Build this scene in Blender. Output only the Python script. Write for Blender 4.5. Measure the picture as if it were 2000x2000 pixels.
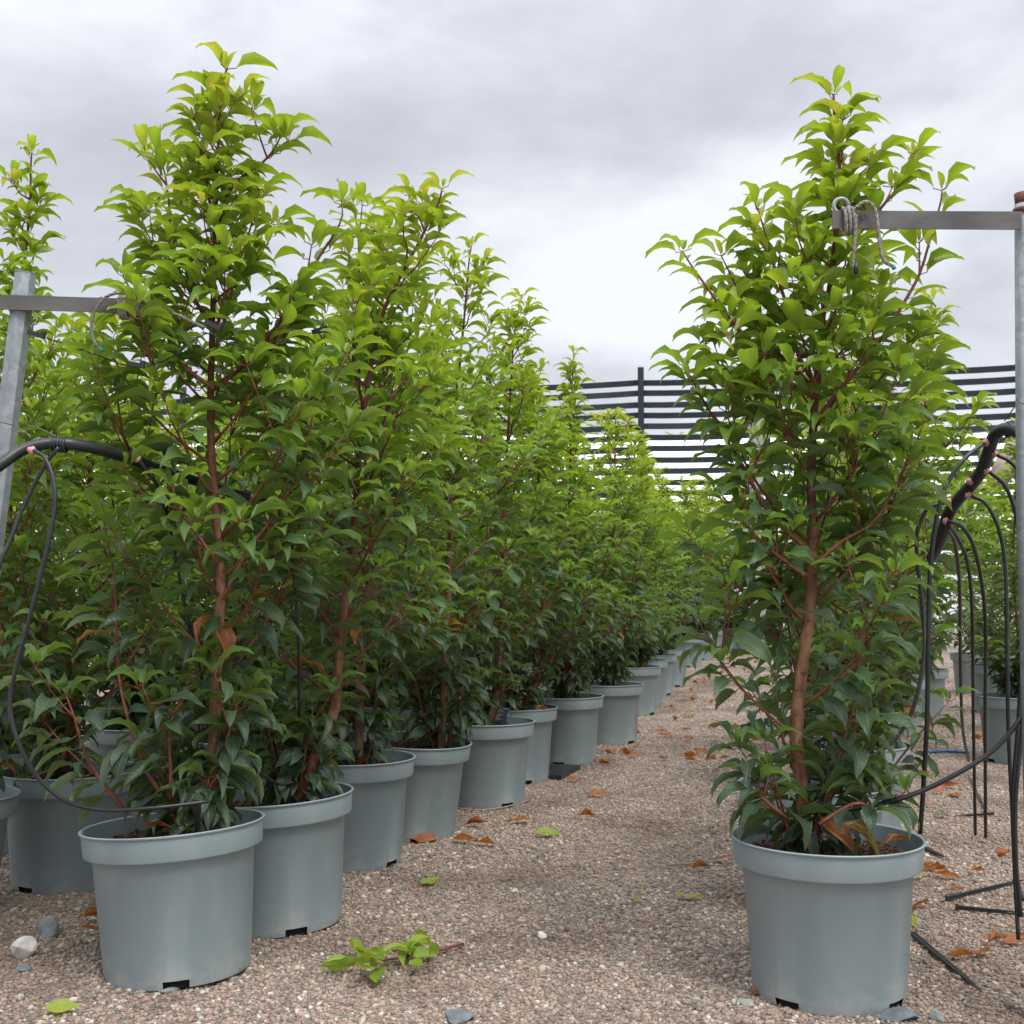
import bpy, math, random
import numpy as np
from mathutils import Vector, Matrix

R = math.radians
sc = bpy.context.scene
for o in list(bpy.data.objects):
    bpy.data.objects.remove(o)
C = sc.collection

# ------------------------------------------------------------------ camera
F = 2400.0            # focal length in pixels of the 2000 px photograph
CH = 0.869             # camera height
PIT = math.atan(152 / F)
cd = bpy.data.cameras.new('camera'); cam = bpy.data.objects.new('camera', cd); C.objects.link(cam)
cam.location = (0, 0, CH); cam.rotation_euler = (R(90) + PIT, 0, 0)
cd.sensor_width = 36; cd.lens = F / 2000 * 36; cd.clip_start = 0.05; cd.clip_end = 3000
cd.dof.use_dof = True; cd.dof.focus_distance = 2.85; cd.dof.aperture_fstop = 15
sc.camera = cam
FW = Vector((0, math.cos(PIT), math.sin(PIT))); UP = Vector((0, -math.sin(PIT), math.cos(PIT)))

def ray(px, py):
    return FW + Vector((1, 0, 0)) * ((px - 1000) / F) + UP * ((1000 - py) / F)
def at(px, py, Y):
    d = ray(px, py); return Vector((0, 0, CH)) + d * (Y / d.y)
def ground(px, py, z=0.0):
    d = ray(px, py); return Vector((0, 0, CH)) + d * ((z - CH) / d.z)

# ------------------------------------------------------------------ light
SUN_EL, SUN_AZ = 58, 150      # azimuth clockwise from +Y (behind the camera, to its right)
sd = bpy.data.lights.new('sun', 'SUN'); sun = bpy.data.objects.new('sun', sd); C.objects.link(sun)
sd.energy = 1.5; sd.angle = R(22); sd.color = (1, 0.965, 0.91)
sdir = Vector((math.sin(R(SUN_AZ)) * math.cos(R(SUN_EL)), math.cos(R(SUN_AZ)) * math.cos(R(SUN_EL)), math.sin(R(SUN_EL))))
sun.rotation_euler = sdir.to_track_quat('Z', 'Y').to_euler(); sun.location = (3, -3, 8)

W = bpy.data.worlds.new('World'); sc.world = W; W.use_nodes = True
nt = W.node_tree; nt.nodes.clear(); N = nt.nodes; L = nt.links
def wn(t, **k):
    n = N.new(t)
    for a, b in k.items(): setattr(n, a, b)
    return n
out = wn('ShaderNodeOutputWorld')
sky = wn('ShaderNodeTexSky', sky_type='NISHITA', sun_disc=False)
sky.sun_elevation = R(SUN_EL); sky.sun_rotation = R(SUN_AZ)
bgs = wn('ShaderNodeBackground'); bgs.inputs[1].default_value = 0.08; L.new(sky.outputs[0], bgs.inputs[0])
tc = wn('ShaderNodeTexCoord')
mp = wn('ShaderNodeMapping'); mp.inputs['Scale'].default_value = (1, 1, 2.1); L.new(tc.outputs['Generated'], mp.inputs[0])
def noise(scale, detail, rough, vec, dist=0.0):
    n = wn('ShaderNodeTexNoise'); n.inputs['Scale'].default_value = scale; n.inputs['Detail'].default_value = detail
    n.inputs['Roughness'].default_value = rough; n.inputs['Distortion'].default_value = dist
    L.new(vec, n.inputs['Vector']); return n.outputs[0]
def math_(op, a, b=None, c=None, clamp=False):
    n = wn('ShaderNodeMath', operation=op, use_clamp=clamp)
    for i, v in enumerate((a, b, c)):
        if v is None: continue
        if isinstance(v, (int, float)): n.inputs[i].default_value = v
        else: L.new(v, n.inputs[i])
    return n.outputs[0]
n1 = noise(3.2, 5, 0.5, mp.outputs[0], 0.35)
n2 = noise(9.0, 6, 0.55, mp.outputs[0], 0.2)
val = math_('MULTIPLY_ADD', n1, 1.5, -0.22)
val = math_('ADD', val, math_('MULTIPLY_ADD', n2, 1.1, -0.55))
# the clouds in view: broad grey and white banks at their own directions in the sky
wob = wn('ShaderNodeTexNoise'); wob.inputs['Scale'].default_value = 7; wob.inputs['Detail'].default_value = 4; L.new(mp.outputs[0], wob.inputs['Vector'])
wsc = wn('ShaderNodeVectorMath', operation='MULTIPLY_ADD'); L.new(wob.outputs['Color'], wsc.inputs[0])
wsc.inputs[1].default_value = (0.16, 0.0, 0.16); wsc.inputs[2].default_value = (-0.08, 0, -0.08)
wv = wn('ShaderNodeVectorMath', operation='ADD'); L.new(mp.outputs[0], wv.inputs[0]); L.new(wsc.outputs[0], wv.inputs[1])
for (px, py, rx, amp) in [(420, 330, .26, -.34), (60, 430, .17, -.22), (1050, 240, .24, -.30), (760, 130, .17, -.12), (1560, 90, .20, -.26),
                          (1300, 450, .21, .55), (1180, 620, .14, .10), (130, 30, .16, .16), (1950, 230, .16, .20), (1480, 330, .12, .16),
                          (1560, 560, .14, .12), (1120, 760, .15, -.26), (420, 660, .17, .20), (1900, 620, .2, -.06), (1750, 480, .1, .16)]:
    d = ray(px, py).normalized()
    dn = wn('ShaderNodeVectorMath', operation='DISTANCE'); L.new(wv.outputs[0], dn.inputs[0])
    dn.inputs[1].default_value = (d.x, d.y, d.z * 2.1)
    mr = wn('ShaderNodeMapRange', interpolation_type='SMOOTHSTEP'); L.new(dn.outputs['Value'], mr.inputs[0])
    mr.inputs[1].default_value = 0; mr.inputs[2].default_value = rx; mr.inputs[3].default_value = amp; mr.inputs[4].default_value = 0
    val = math_('ADD', val, mr.outputs[0])
cr = wn('ShaderNodeValToRGB'); L.new(val, cr.inputs[0])
cr.color_ramp.interpolation = 'B_SPLINE'
e = cr.color_ramp.elements
e[0].position = 0.05; e[0].color = (0.355, 0.367, 0.408, 1)
e[1].position = 1.0; e[1].color = (0.595, 0.61, 0.64, 1)
m = e.new(0.32); m.color = (0.405, 0.418, 0.462, 1)
m = e.new(0.60); m.color = (0.475, 0.490, 0.535, 1)
# an overcast sky is brighter overhead than at the horizon
sz0 = wn('ShaderNodeSeparateXYZ'); L.new(tc.outputs['Generated'], sz0.inputs[0])
zen = wn('ShaderNodeMapRange', interpolation_type='SMOOTHSTEP'); L.new(sz0.outputs[2], zen.inputs[0])
zen.inputs[1].default_value = .34; zen.inputs[2].default_value = 1.0; zen.inputs[3].default_value = 1.0; zen.inputs[4].default_value = 3.3
bgc = wn('ShaderNodeBackground'); L.new(zen.outputs[0], bgc.inputs[1]); L.new(cr.outputs[0], bgc.inputs[0])
mx = wn('ShaderNodeMixShader'); mx.inputs[0].default_value = 0.94
L.new(bgs.outputs[0], mx.inputs[1]); L.new(bgc.outputs[0], mx.inputs[2]); L.new(mx.outputs[0], out.inputs[0])

sc.view_settings.view_transform = 'Standard'; sc.view_settings.look = 'None'
sc.view_settings.exposure = 0.79; sc.view_settings.gamma = 1; sc.view_settings.use_curve_mapping = False
sc.render.engine = 'CYCLES'
sc.cycles.max_bounces = 8; sc.cycles.transmission_bounces = 6; sc.cycles.transparent_max_bounces = 8

# ------------------------------------------------------------------ helpers
def tag(o, label=None, cat=None, group=None, kind=None):
    if label: o['label'] = label
    if cat: o['category'] = cat
    if group: o['group'] = group
    if kind: o['kind'] = kind
    return o
def empty(name, loc=(0, 0, 0), label=None, cat=None, group=None):
    o = bpy.data.objects.new(name, None); C.objects.link(o); o.location = loc; o.empty_display_size = 0.05
    return tag(o, label, cat, group)
def link(name, me, parent=None):
    o = bpy.data.objects.new(name, me); C.objects.link(o)
    if parent is not None: o.parent = parent
    return o
def mesh_from(name, verts, faces, mats, smooth=True, midx=None, uv=None, attr=None):
    me = bpy.data.meshes.new(name)
    me.from_pydata([tuple(v) for v in verts], [], faces)
    for m in (mats if isinstance(mats, (list, tuple)) else [mats]): me.materials.append(m)
    if midx is not None: me.polygons.foreach_set('material_index', midx)
    me.polygons.foreach_set('use_smooth', [smooth] * len(me.polygons))
    me.update(); return me

class MB:
    def __init__(s): s.v = []; s.f = []; s.m = []
    def add(s, v, f, m=0):
        b = len(s.v); s.v += [tuple(x) for x in v]; s.f += [tuple(i + b for i in q) for q in f]; s.m += [m] * len(f)
    def box(s, c, size, rot=None, m=0, bev=0.0):
        x, y, z = [k / 2 for k in size]
        if bev <= 0:
            pts = [Vector((a * x, b * y, d * z)) for d in (-1, 1) for b in (-1, 1) for a in (-1, 1)]
            fs = [(0, 2, 3, 1), (4, 5, 7, 6), (0, 1, 5, 4), (2, 6, 7, 3), (0, 4, 6, 2), (1, 3, 7, 5)]
        else:
            bv = min(bev, x * .9, y * .9)
            ring = [(-x + bv, -y), (x - bv, -y), (x, -y + bv), (x, y - bv), (x - bv, y), (-x + bv, y), (-x, y - bv), (-x, -y + bv)]
            pts = [Vector((a, b, -z)) for a, b in ring] + [Vector((a, b, z)) for a, b in ring]
            fs = [tuple(range(7, -1, -1)), tuple(range(8, 16))] + [(i, (i + 1) % 8, 8 + (i + 1) % 8, 8 + i) for i in range(8)]
        if rot is not None: pts = [rot @ p for p in pts]
        s.add([p + Vector(c) for p in pts], fs, m)
    def tube(s, pts, rad, n=8, m=0, cap=True):
        pts = [Vector(p) for p in pts]; k = len(pts)
        rad = rad if isinstance(rad, (list, tuple)) else [rad] * k
        t0 = (pts[1] - pts[0]).normalized()
        u = t0.orthogonal().normalized(); vs = []
        for i, p in enumerate(pts):
            t = (pts[min(i + 1, k - 1)] - pts[max(i - 1, 0)])
            t = t.normalized() if t.length > 1e-9 else t0
            u = (u - t * u.dot(t)); u = u.normalized() if u.length > 1e-6 else t.orthogonal().normalized()
            w = t.cross(u)
            vs += [p + (u * math.cos(2 * math.pi * j / n) + w * math.sin(2 * math.pi * j / n)) * rad[i] for j in range(n)]
        fs = [(i * n + j, i * n + (j + 1) % n, (i + 1) * n + (j + 1) % n, (i + 1) * n + j) for i in range(k - 1) for j in range(n)]
        if cap: fs += [tuple(range(n - 1, -1, -1)), tuple((k - 1) * n + j for j in range(n))]
        s.add(vs, fs, m)
    def mesh(s, name, mats, smooth=True): return mesh_from(name, s.v, s.f, mats, smooth, s.m)
    def obj(s, name, mats, parent=None, smooth=True, autosmooth=None):
        me = s.mesh(name, mats, smooth)
        if autosmooth: me.set_sharp_from_angle(angle=R(autosmooth))
        return link(name, me, parent)

def spline(pts, n):
    """Catmull-Rom through pts, n samples per span"""
    P = [Vector(p) for p in pts]
    if len(P) < 3: return [P[0].lerp(P[-1], i / n) for i in range(n + 1)]
    Q = [P[0] * 2 - P[1]] + P + [P[-1] * 2 - P[-2]]; r = []
    for i in range(1, len(Q) - 2):
        a, b, c, d = Q[i - 1:i + 3]
        for j in range(n):
            t = j / n
            r.append(.5 * ((2 * b) + (c - a) * t + (2 * a - 5 * b + 4 * c - d) * t * t + (3 * b - a - 3 * c + d) * t ** 3))
    r.append(P[-1]); return r

# ------------------------------------------------------------------ materials
def mat(name):
    m = bpy.data.materials.new(name); m.use_nodes = True; t = m.node_tree
    return m, t, t.nodes['Principled BSDF'], t.nodes['Material Output']
def nd(t, ty, **k):
    n = t.nodes.new(ty)
    for a, b in k.items(): setattr(n, a, b)
    return n
def ramp(t, fac, stops, interp='LINEAR'):
    n = nd(t, 'ShaderNodeValToRGB'); n.color_ramp.interpolation = interp; e = n.color_ramp.elements
    e[0].position, e[0].color = stops[0][0], (*stops[0][1], 1); e[1].position, e[1].color = stops[-1][0], (*stops[-1][1], 1)
    for p, c in stops[1:-1]:
        x = e.new(p); x.color = (*c, 1)
    t.links.new(fac, n.inputs[0]); return n.outputs[0]
def nz(t, scale, detail=4, rough=.5, coord='Object', dist=0, sx=None):
    tcn = nd(t, 'ShaderNodeTexCoord'); n = nd(t, 'ShaderNodeTexNoise')
    n.inputs['Scale'].default_value = scale; n.inputs['Detail'].default_value = detail; n.inputs['Roughness'].default_value = rough; n.inputs['Distortion'].default_value = dist
    v = tcn.outputs[coord]
    if sx:
        mpp = nd(t, 'ShaderNodeMapping'); mpp.inputs['Scale'].default_value = sx; t.links.new(v, mpp.inputs[0]); v = mpp.outputs[0]
    t.links.new(v, n.inputs['Vector']); return n.outputs[0]
def mixc(t, fac, a, b, mode='MIX'):
    n = nd(t, 'ShaderNodeMix', data_type='RGBA', blend_type=mode)
    for i, v in ((0, fac), (6, a), (7, b)):
        if isinstance(v, (int, float)): n.inputs[i].default_value = v
        elif isinstance(v, tuple): n.inputs[i].default_value = (*v, 1)
        else: t.links.new(v, n.inputs[i])
    return n.outputs[2]
def mth(t, op, a, b=None, clamp=False):
    n = nd(t, 'ShaderNodeMath', operation=op, use_clamp=clamp)
    for i, v in enumerate((a, b)):
        if v is None: continue
        if isinstance(v, (int, float)): n.inputs[i].default_value = v
        else: t.links.new(v, n.inputs[i])
    return n.outputs[0]
def bump(t, h, strength, dist=.002):
    n = nd(t, 'ShaderNodeBump'); n.inputs['Strength'].default_value = strength; n.inputs['Distance'].default_value = dist
    t.links.new(h, n.inputs['Height']); return n.outputs[0]

def leaf_material(name, source):
    m, t, p, o = mat(name); l = t.links
    if source == 'object':
        s = nd(t, 'ShaderNodeObjectInfo'); col = s.outputs['Color']
    else:
        s = nd(t, 'ShaderNodeAttribute', attribute_name='leafdata'); col = s.outputs['Color']
    sep = nd(t, 'ShaderNodeSeparateColor'); l.new(col, sep.inputs[0])
    age, rnd, brown = sep.outputs
    uv = nd(t, 'ShaderNodeUVMap'); sx = nd(t, 'ShaderNodeSeparateXYZ'); l.new(uv.outputs[0], sx.inputs[0])
    u, v = sx.outputs[0], sx.outputs[1]
    ntx = nd(t, 'ShaderNodeTexNoise'); ntx.inputs['Scale'].default_value = 3; ntx.inputs['Detail'].default_value = 3
    cb = nd(t, 'ShaderNodeCombineXYZ'); l.new(u, cb.inputs[0]); l.new(v, cb.inputs[1]); l.new(mth(t, 'MULTIPLY', rnd, 37.0), cb.inputs[2]); l.new(cb.outputs[0], ntx.inputs['Vector'])
    jit = mth(t, 'MULTIPLY', mth(t, 'SUBTRACT', ntx.outputs[0], .5), .22)
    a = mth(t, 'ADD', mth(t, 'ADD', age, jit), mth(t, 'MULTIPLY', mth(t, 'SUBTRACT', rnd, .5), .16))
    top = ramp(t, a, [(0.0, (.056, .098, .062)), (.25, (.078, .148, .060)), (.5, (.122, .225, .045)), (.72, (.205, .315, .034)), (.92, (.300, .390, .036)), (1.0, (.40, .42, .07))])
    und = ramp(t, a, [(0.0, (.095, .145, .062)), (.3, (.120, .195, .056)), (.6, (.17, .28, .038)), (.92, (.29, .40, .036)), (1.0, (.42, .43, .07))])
    geo = nd(t, 'ShaderNodeNewGeometry')
    c = mixc(t, geo.outputs['Backfacing'], top, und)
    # midrib and side veins
    av = mth(t, 'ABSOLUTE', mth(t, 'SUBTRACT', v, .5))
    rib = mth(t, 'LESS_THAN', av, .022)
    c = mixc(t, mth(t, 'MULTIPLY', rib, .45), c, (.22, .30, .12))
    c = mixc(t, mth(t, 'MULTIPLY', mth(t, 'GREATER_THAN', av, .465), .35), c, (.26, .34, .12))
    wv_ = nd(t, 'ShaderNodeTexWave', wave_type='BANDS', bands_direction='X'); wv_.inputs['Scale'].default_value = 3.0
    cb2 = nd(t, 'ShaderNodeCombineXYZ'); l.new(mth(t, 'SUBTRACT', u, mth(t, 'MULTIPLY', av, .55)), cb2.inputs[0]); l.new(cb2.outputs[0], wv_.inputs['Vector'])
    # water-mark specks on the old leaves
    sp = nd(t, 'ShaderNodeTexNoise'); sp.inputs['Scale'].default_value = 26; sp.inputs['Detail'].default_value = 2; l.new(cb.outputs[0], sp.inputs['Vector'])
    spk = mth(t, 'MULTIPLY', mth(t, 'GREATER_THAN', sp.outputs[0], .63), mth(t, 'MULTIPLY', mth(t, 'SUBTRACT', .55, age), .9, True), True)
    c = mixc(t, mth(t, 'MULTIPLY', spk, .45), c, (.22, .27, .23))
    # dead or dying leaves
    bn = ramp(t, ntx.outputs[0], [(.3, (.20, .055, .015)), (.55, (.36, .13, .035)), (.75, (.46, .26, .08))])
    bfac = mth(t, 'MULTIPLY', mth(t, 'SUBTRACT', mth(t, 'ADD', brown, mth(t, 'MULTIPLY', mth(t, 'SUBTRACT', ntx.outputs[0], .5), 1.2)), .35), 3.0, True)
    bfac = mth(t, 'MULTIPLY', bfac, mth(t, 'GREATER_THAN', brown, .05))
    c = mixc(t, bfac, c, bn)
    l.new(c, p.inputs['Base Color'])
    rr = mth(t, 'ADD', mth(t, 'MULTIPLY', geo.outputs['Backfacing'], .25), mth(t, 'ADD', .37, mth(t, 'MULTIPLY', rnd, .15)))
    l.new(rr, p.inputs['Roughness']); p.inputs['Specular IOR Level'].default_value = .55
    hgt = mth(t, 'ADD', mth(t, 'MULTIPLY', wv_.outputs['Fac'], .6), mth(t, 'MULTIPLY', ntx.outputs[0], 2.2))
    l.new(bump(t, hgt, .35, .0025), p.inputs['Normal'])
    tr = nd(t, 'ShaderNodeBsdfTranslucent')
    l.new(mixc(t, 1.0, c, (1.32, 1.30, .55), 'MULTIPLY'), tr.inputs[0])
    ms = nd(t, 'ShaderNodeMixShader'); ms.inputs[0].default_value = .45
    l.new(p.outputs[0], ms.inputs[1]); l.new(tr.outputs[0], ms.inputs[2]); l.new(ms.outputs[0], o.inputs[0])
    return m
M_LEAF_O = leaf_material('laurel_leaf', 'object'); M_LEAF_A = leaf_material('laurel_foliage', 'attr')

def simple(name, c1, c2, scale, rough=.5, metal=0, bstr=0.0, bdist=.002, detail=5, sx=None, spec=.5, lo=.35, hi=.65):
    m, t, p, o = mat(name)
    f = nz(t, scale, detail, .55, sx=sx)
    t.links.new(ramp(t, f, [(lo, c1), (hi, c2)]), p.inputs['Base Color'])
    p.inputs['Roughness'].default_value = rough; p.inputs['Metallic'].default_value = metal; p.inputs['Specular IOR Level'].default_value = spec
    if bstr: t.links.new(bump(t, nz(t, scale * 2.3, detail, .6, sx=sx), bstr, bdist), p.inputs['Normal'])
    return m
M_PETIOLE = simple('red_petiole', (.16, .035, .03), (.24, .08, .04), 40, .5)
M_TWIG = simple('red_twig_bark', (.12, .032, .022), (.20, .065, .035), 60, .55, bstr=.3, bdist=.001)
def bark():
    m, t, p, o = mat('brown_bark'); l = t.links
    f = nz(t, 45, 6, .6, sx=(1, 1, .35)); g = nz(t, 9, 3)
    c = ramp(t, f, [(.3, (.075, .034, .018)), (.48, (.19, .088, .045)), (.7, (.33, .185, .105))])
    sz = nd(t, 'ShaderNodeSeparateXYZ'); tcn = nd(t, 'ShaderNodeTexCoord'); l.new(tcn.outputs['Object'], sz.inputs[0])
    # bark is red and smooth on the young leader, brown on the old stem
    mr = nd(t, 'ShaderNodeMapRange'); mr.inputs[1].default_value = .75; mr.inputs[2].default_value = 1.35; l.new(sz.outputs[2], mr.inputs[0])
    c = mixc(t, mr.outputs[0], c, (.125, .034, .022))
    c = mixc(t, mth(t, 'MULTIPLY', mth(t, 'GREATER_THAN', g, .6), .35), c, (.07, .03, .02))
    k_ = nz(t, 26, 4, .7, sx=(1, 1, 2.6)); kf = ramp(t, k_, [(.60, (0, 0, 0)), (.68, (1, 1, 1))])
    c = mixc(t, mth(t, 'MULTIPLY', kf, .6), c, (.055, .026, .016))
    l.new(c, p.inputs['Base Color']); p.inputs['Roughness'].default_value = .75
    l.new(bump(t, mth(t, 'ADD', f, mth(t, 'MULTIPLY', kf, .5)), 1.0, .004), p.inputs['Normal']); return m
M_BARK = bark()
def pot_mat():
    m, t, p, o = mat('grey_green_plastic'); l = t.links
    oi = nd(t, 'ShaderNodeObjectInfo')
    base = mixc(t, oi.outputs['Random'], (.195, .252, .272), (.250, .312, .326))
    f = nz(t, 5, 5, .6); c = mixc(t, mth(t, 'MULTIPLY', f, .5), base, (.215, .262, .262))
    fine = nz(t, 380, 2, .7)
    c = mixc(t, mth(t, 'MULTIPLY', mth(t, 'GREATER_THAN', fine, .66), .30), c, (.30, .35, .35))
    # dried dust near the foot, and a few scratches
    tcn = nd(t, 'ShaderNodeTexCoord'); sz = nd(t, 'ShaderNodeSeparateXYZ'); l.new(tcn.outputs['Object'], sz.inputs[0])
    mr = nd(t, 'ShaderNodeMapRange', interpolation_type='SMOOTHSTEP'); mr.inputs[1].default_value = .11; mr.inputs[2].default_value = .0; l.new(sz.outputs[2], mr.inputs[0])
    d = mth(t, 'MULTIPLY', mr.outputs[0], ramp(t, nz(t, 22, 5, .65), [(.42, (0, 0, 0)), (.62, (1, 1, 1))]))
    c = mixc(t, mth(t, 'MULTIPLY', d, .5), c, (.42, .41, .37))
    sm = nz(t, 11, 4, .55, sx=(1, 1, .25))
    c = mixc(t, mth(t, 'MULTIPLY', ramp(t, sm, [(.50, (0, 0, 0)), (.70, (1, 1, 1))]), .26), c, (.36, .39, .38))
    sc_ = nz(t, 17, 1, .4, sx=(.5, .5, 14))
    c = mixc(t, mth(t, 'MULTIPLY', mth(t, 'GREATER_THAN', sc_, .80), .45), c, (.42, .46, .46))
    l.new(c, p.inputs['Base Color'])
    l.new(ramp(t, f, [(.3, (.42,) * 3), (.7, (.58,) * 3)]), p.inputs['Roughness'])
    p.inputs['Specular IOR Level'].default_value = .42
    l.new(bump(t, nz(t, 160, 3, .6), .12, .001), p.inputs['Normal']); return m
M_POT = pot_mat()
M_SOIL = simple('peat_soil', (.035, .014, .008), (.12, .050, .028), 70, .95, bstr=1, bdist=.006)
M_CHIP = simple('bark_chip', (.045, .016, .009), (.145, .062, .033), 50, .9)
M_DARK = simple('pot_notch_shade', (.008, .008, .008), (.012, .011, .01), 20, .95)  # shade inside the foot notches, put into the colour
def galv():
    m, t, p, o = mat('galvanised_steel'); l = t.links
    vo = nd(t, 'ShaderNodeTexVoronoi'); vo.inputs['Scale'].default_value = 70; tcn = nd(t, 'ShaderNodeTexCoord'); l.new(tcn.outputs['Object'], vo.inputs['Vector'])
    s = nd(t, 'ShaderNodeSeparateColor'); l.new(vo.outputs['Color'], s.inputs[0])
    f = mth(t, 'ADD', mth(t, 'MULTIPLY', s.outputs[0], .25), mth(t, 'MULTIPLY', nz(t, 6, 6, .6, sx=(1, 1, .4)), .75))
    c = ramp(t, f, [(.25, (.20, .225, .24)), (.5, (.27, .30, .32)), (.75, (.38, .42, .44))])
    st = ramp(t, nz(t, 14, 6, .7, sx=(1, 1, .3)), [(.58, (0, 0, 0)), (.72, (1, 1, 1))])
    c = mixc(t, mth(t, 'MULTIPLY', st, .45), c, (.25, .19, .13))
    l.new(c, p.inputs['Base Color']); p.inputs['Metallic'].default_value = .35; p.inputs['Roughness'].default_value = .5
    l.new(bump(t, nz(t, 120, 4, .6), .2, .001), p.inputs['Normal']); return m
M_GALV = galv()
M_IRON = simple('weathered_angle_iron', (.085, .08, .078), (.17, .165, .16), 9, .6, .35, .35, .001, detail=7, sx=(.6, 1, 1.6))
M_RUST = simple('rusted_iron', (.09, .035, .022), (.17, .068, .045), 40, .85, bstr=.5)
M_BLACK = simple('black_pipe_plastic', (.012, .013, .015), (.022, .024, .027), 15, .42, bstr=.08, bdist=.0005, spec=.5)
M_PINK = simple('pink_dripper_plastic', (.48, .20, .18), (.60, .30, .28), 30, .5)
M_ROPE = simple('grey_rope', (.17, .155, .14), (.36, .335, .30), 130, .95, bstr=1, bdist=.003)
M_TEAL = simple('teal_tape', (.0, .22, .16), (.0, .28, .22), 30, .6)
M_WIRE = simple('galvanised_wire', (.08, .08, .075), (.16, .16, .15), 90, .5, .6)
M_SLAT = simple('dark_windbreak_slat', (.006, .013, .019), (.012, .024, .032), 3, .6, bstr=.1)
M_CONC = simple('weathered_concrete', (.24, .25, .22), (.36, .36, .32), 5, .9, bstr=.4, bdist=.004, sx=(1, 1, .3))
M_WOOD = simple('weathered_wood', (.20, .165, .12), (.33, .28, .21), 8, .9, bstr=.4, bdist=.003)
M_BLUE = simple('blue_plastic', (.02, .10, .30), (.03, .14, .38), 20, .5)
M_NAVY = simple('navy_plastic', (.01, .02, .06), (.015, .03, .09), 20, .4)
def tunnel_mat():
    m, t, p, o = mat('milky_polythene')
    c = ramp(t, nz(t, 1.2, 4), [(.3, (.76, .79, .83)), (.7, (.84, .86, .88))]); t.links.new(c, p.inputs['Base Color'])
    p.inputs['Roughness'].default_value = .45; return m
M_POLY = tunnel_mat()

# gravel
GRAV = [(.0, (.185, .140, .105)), (.13, (.32, .215, .170)), (.28, (.11, .112, .105)), (.37, (.39, .295, .225)), (.52, (.28, .25, .195)), (.65, (.45, .290, .235)), (.77, (.175, .175, .150)), (.86, (.50, .43, .34)), (.955, (.70, .66, .58))]
def stain(t, c):
    # spilled compost and silt worked into the gravel, in patches
    g_ = nd(t, 'ShaderNodeNewGeometry')
    def pn(sc_, det, lo, hi):
        n_ = nd(t, 'ShaderNodeTexNoise'); n_.inputs['Scale'].default_value = sc_; n_.inputs['Detail'].default_value = det; n_.inputs['Roughness'].default_value = .62
        t.links.new(g_.outputs['Position'], n_.inputs['Vector']); return ramp(t, n_.outputs[0], [(lo, (0, 0, 0)), (hi, (1, 1, 1))])
    c = mixc(t, mth(t, 'MULTIPLY', pn(1.25, 8, .47, .64), .66), c, (.085, .055, .036))
    return mixc(t, mth(t, 'MULTIPLY', pn(.7, 5, .45, .65), .25), c, (.36, .28, .215))
def pebble_mat():
    m, t, p, o = mat('gravel_pebble')
    oi = nd(t, 'ShaderNodeObjectInfo')
    c = ramp(t, oi.outputs['Random'], GRAV, 'CONSTANT')
    tcn = nd(t, 'ShaderNodeTexCoord')
    n = nd(t, 'ShaderNodeTexNoise'); n.inputs['Scale'].default_value = 2.2; n.inputs['Detail'].default_value = 4
    t.links.new(tcn.outputs['Object'], n.inputs['Vector'])
    c = mixc(t, mth(t, 'MULTIPLY', n.outputs[0], .6), c, (.23, .175, .14))
    c = stain(t, c)
    t.links.new(c, p.inputs['Base Color']); p.inputs['Roughness'].default_value = .8; p.inputs['Specular IOR Level'].default_value = .3
    return m
M_PEB = pebble_mat()
def ground_mat():
    m, t, p, o = mat('gravel_bed'); l = t.links
    tcn = nd(t, 'ShaderNodeTexCoord')
    def vor(sc_):
        v = nd(t, 'ShaderNodeTexVoronoi'); v.inputs['Scale'].default_value = sc_; l.new(tcn.outputs['Object'], v.inputs['Vector']); return v
    v1 = vor(95); s = nd(t, 'ShaderNodeSeparateColor'); l.new(v1.outputs['Color'], s.inputs[0])
    c = ramp(t, s.outputs[0], GRAV, 'CONSTANT')
    v2 = vor(210); s2 = nd(t, 'ShaderNodeSeparateColor'); l.new(v2.outputs['Color'], s2.inputs[0])
    c2 = ramp(t, s2.outputs[0], GRAV, 'CONSTANT'); c = mixc(t, .45, c, c2)
    c = mixc(t, ramp(t, v1.outputs['Distance'], [(.45, (0, 0, 0)), (.85, (.75, .75, .75))]), c, (.06, .045, .035))
    c = stain(t, c)
    l.new(c, p.inputs['Base Color']); p.inputs['Roughness'].default_value = .9
    inv = mth(t, 'SUBTRACT', 1.0, v1.outputs['Distance'])
    l.new(bump(t, mth(t, 'ADD', inv, mth(t, 'MULTIPLY', mth(t, 'SUBTRACT', 1.0, v2.outputs['Distance']), .5)), 1.0, .006), p.inputs['Normal'])
    return m
M_GROUND = ground_mat()

# ------------------------------------------------------------------ ground and gravel
b = MB(); b.add([(-900, -30, 0), (900, -30, 0), (900, 1500, 0), (-900, 1500, 0)], [(0, 1, 2, 3)])
g = b.obj('ground', M_GROUND, smooth=False); tag(g, kind='structure')

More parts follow.
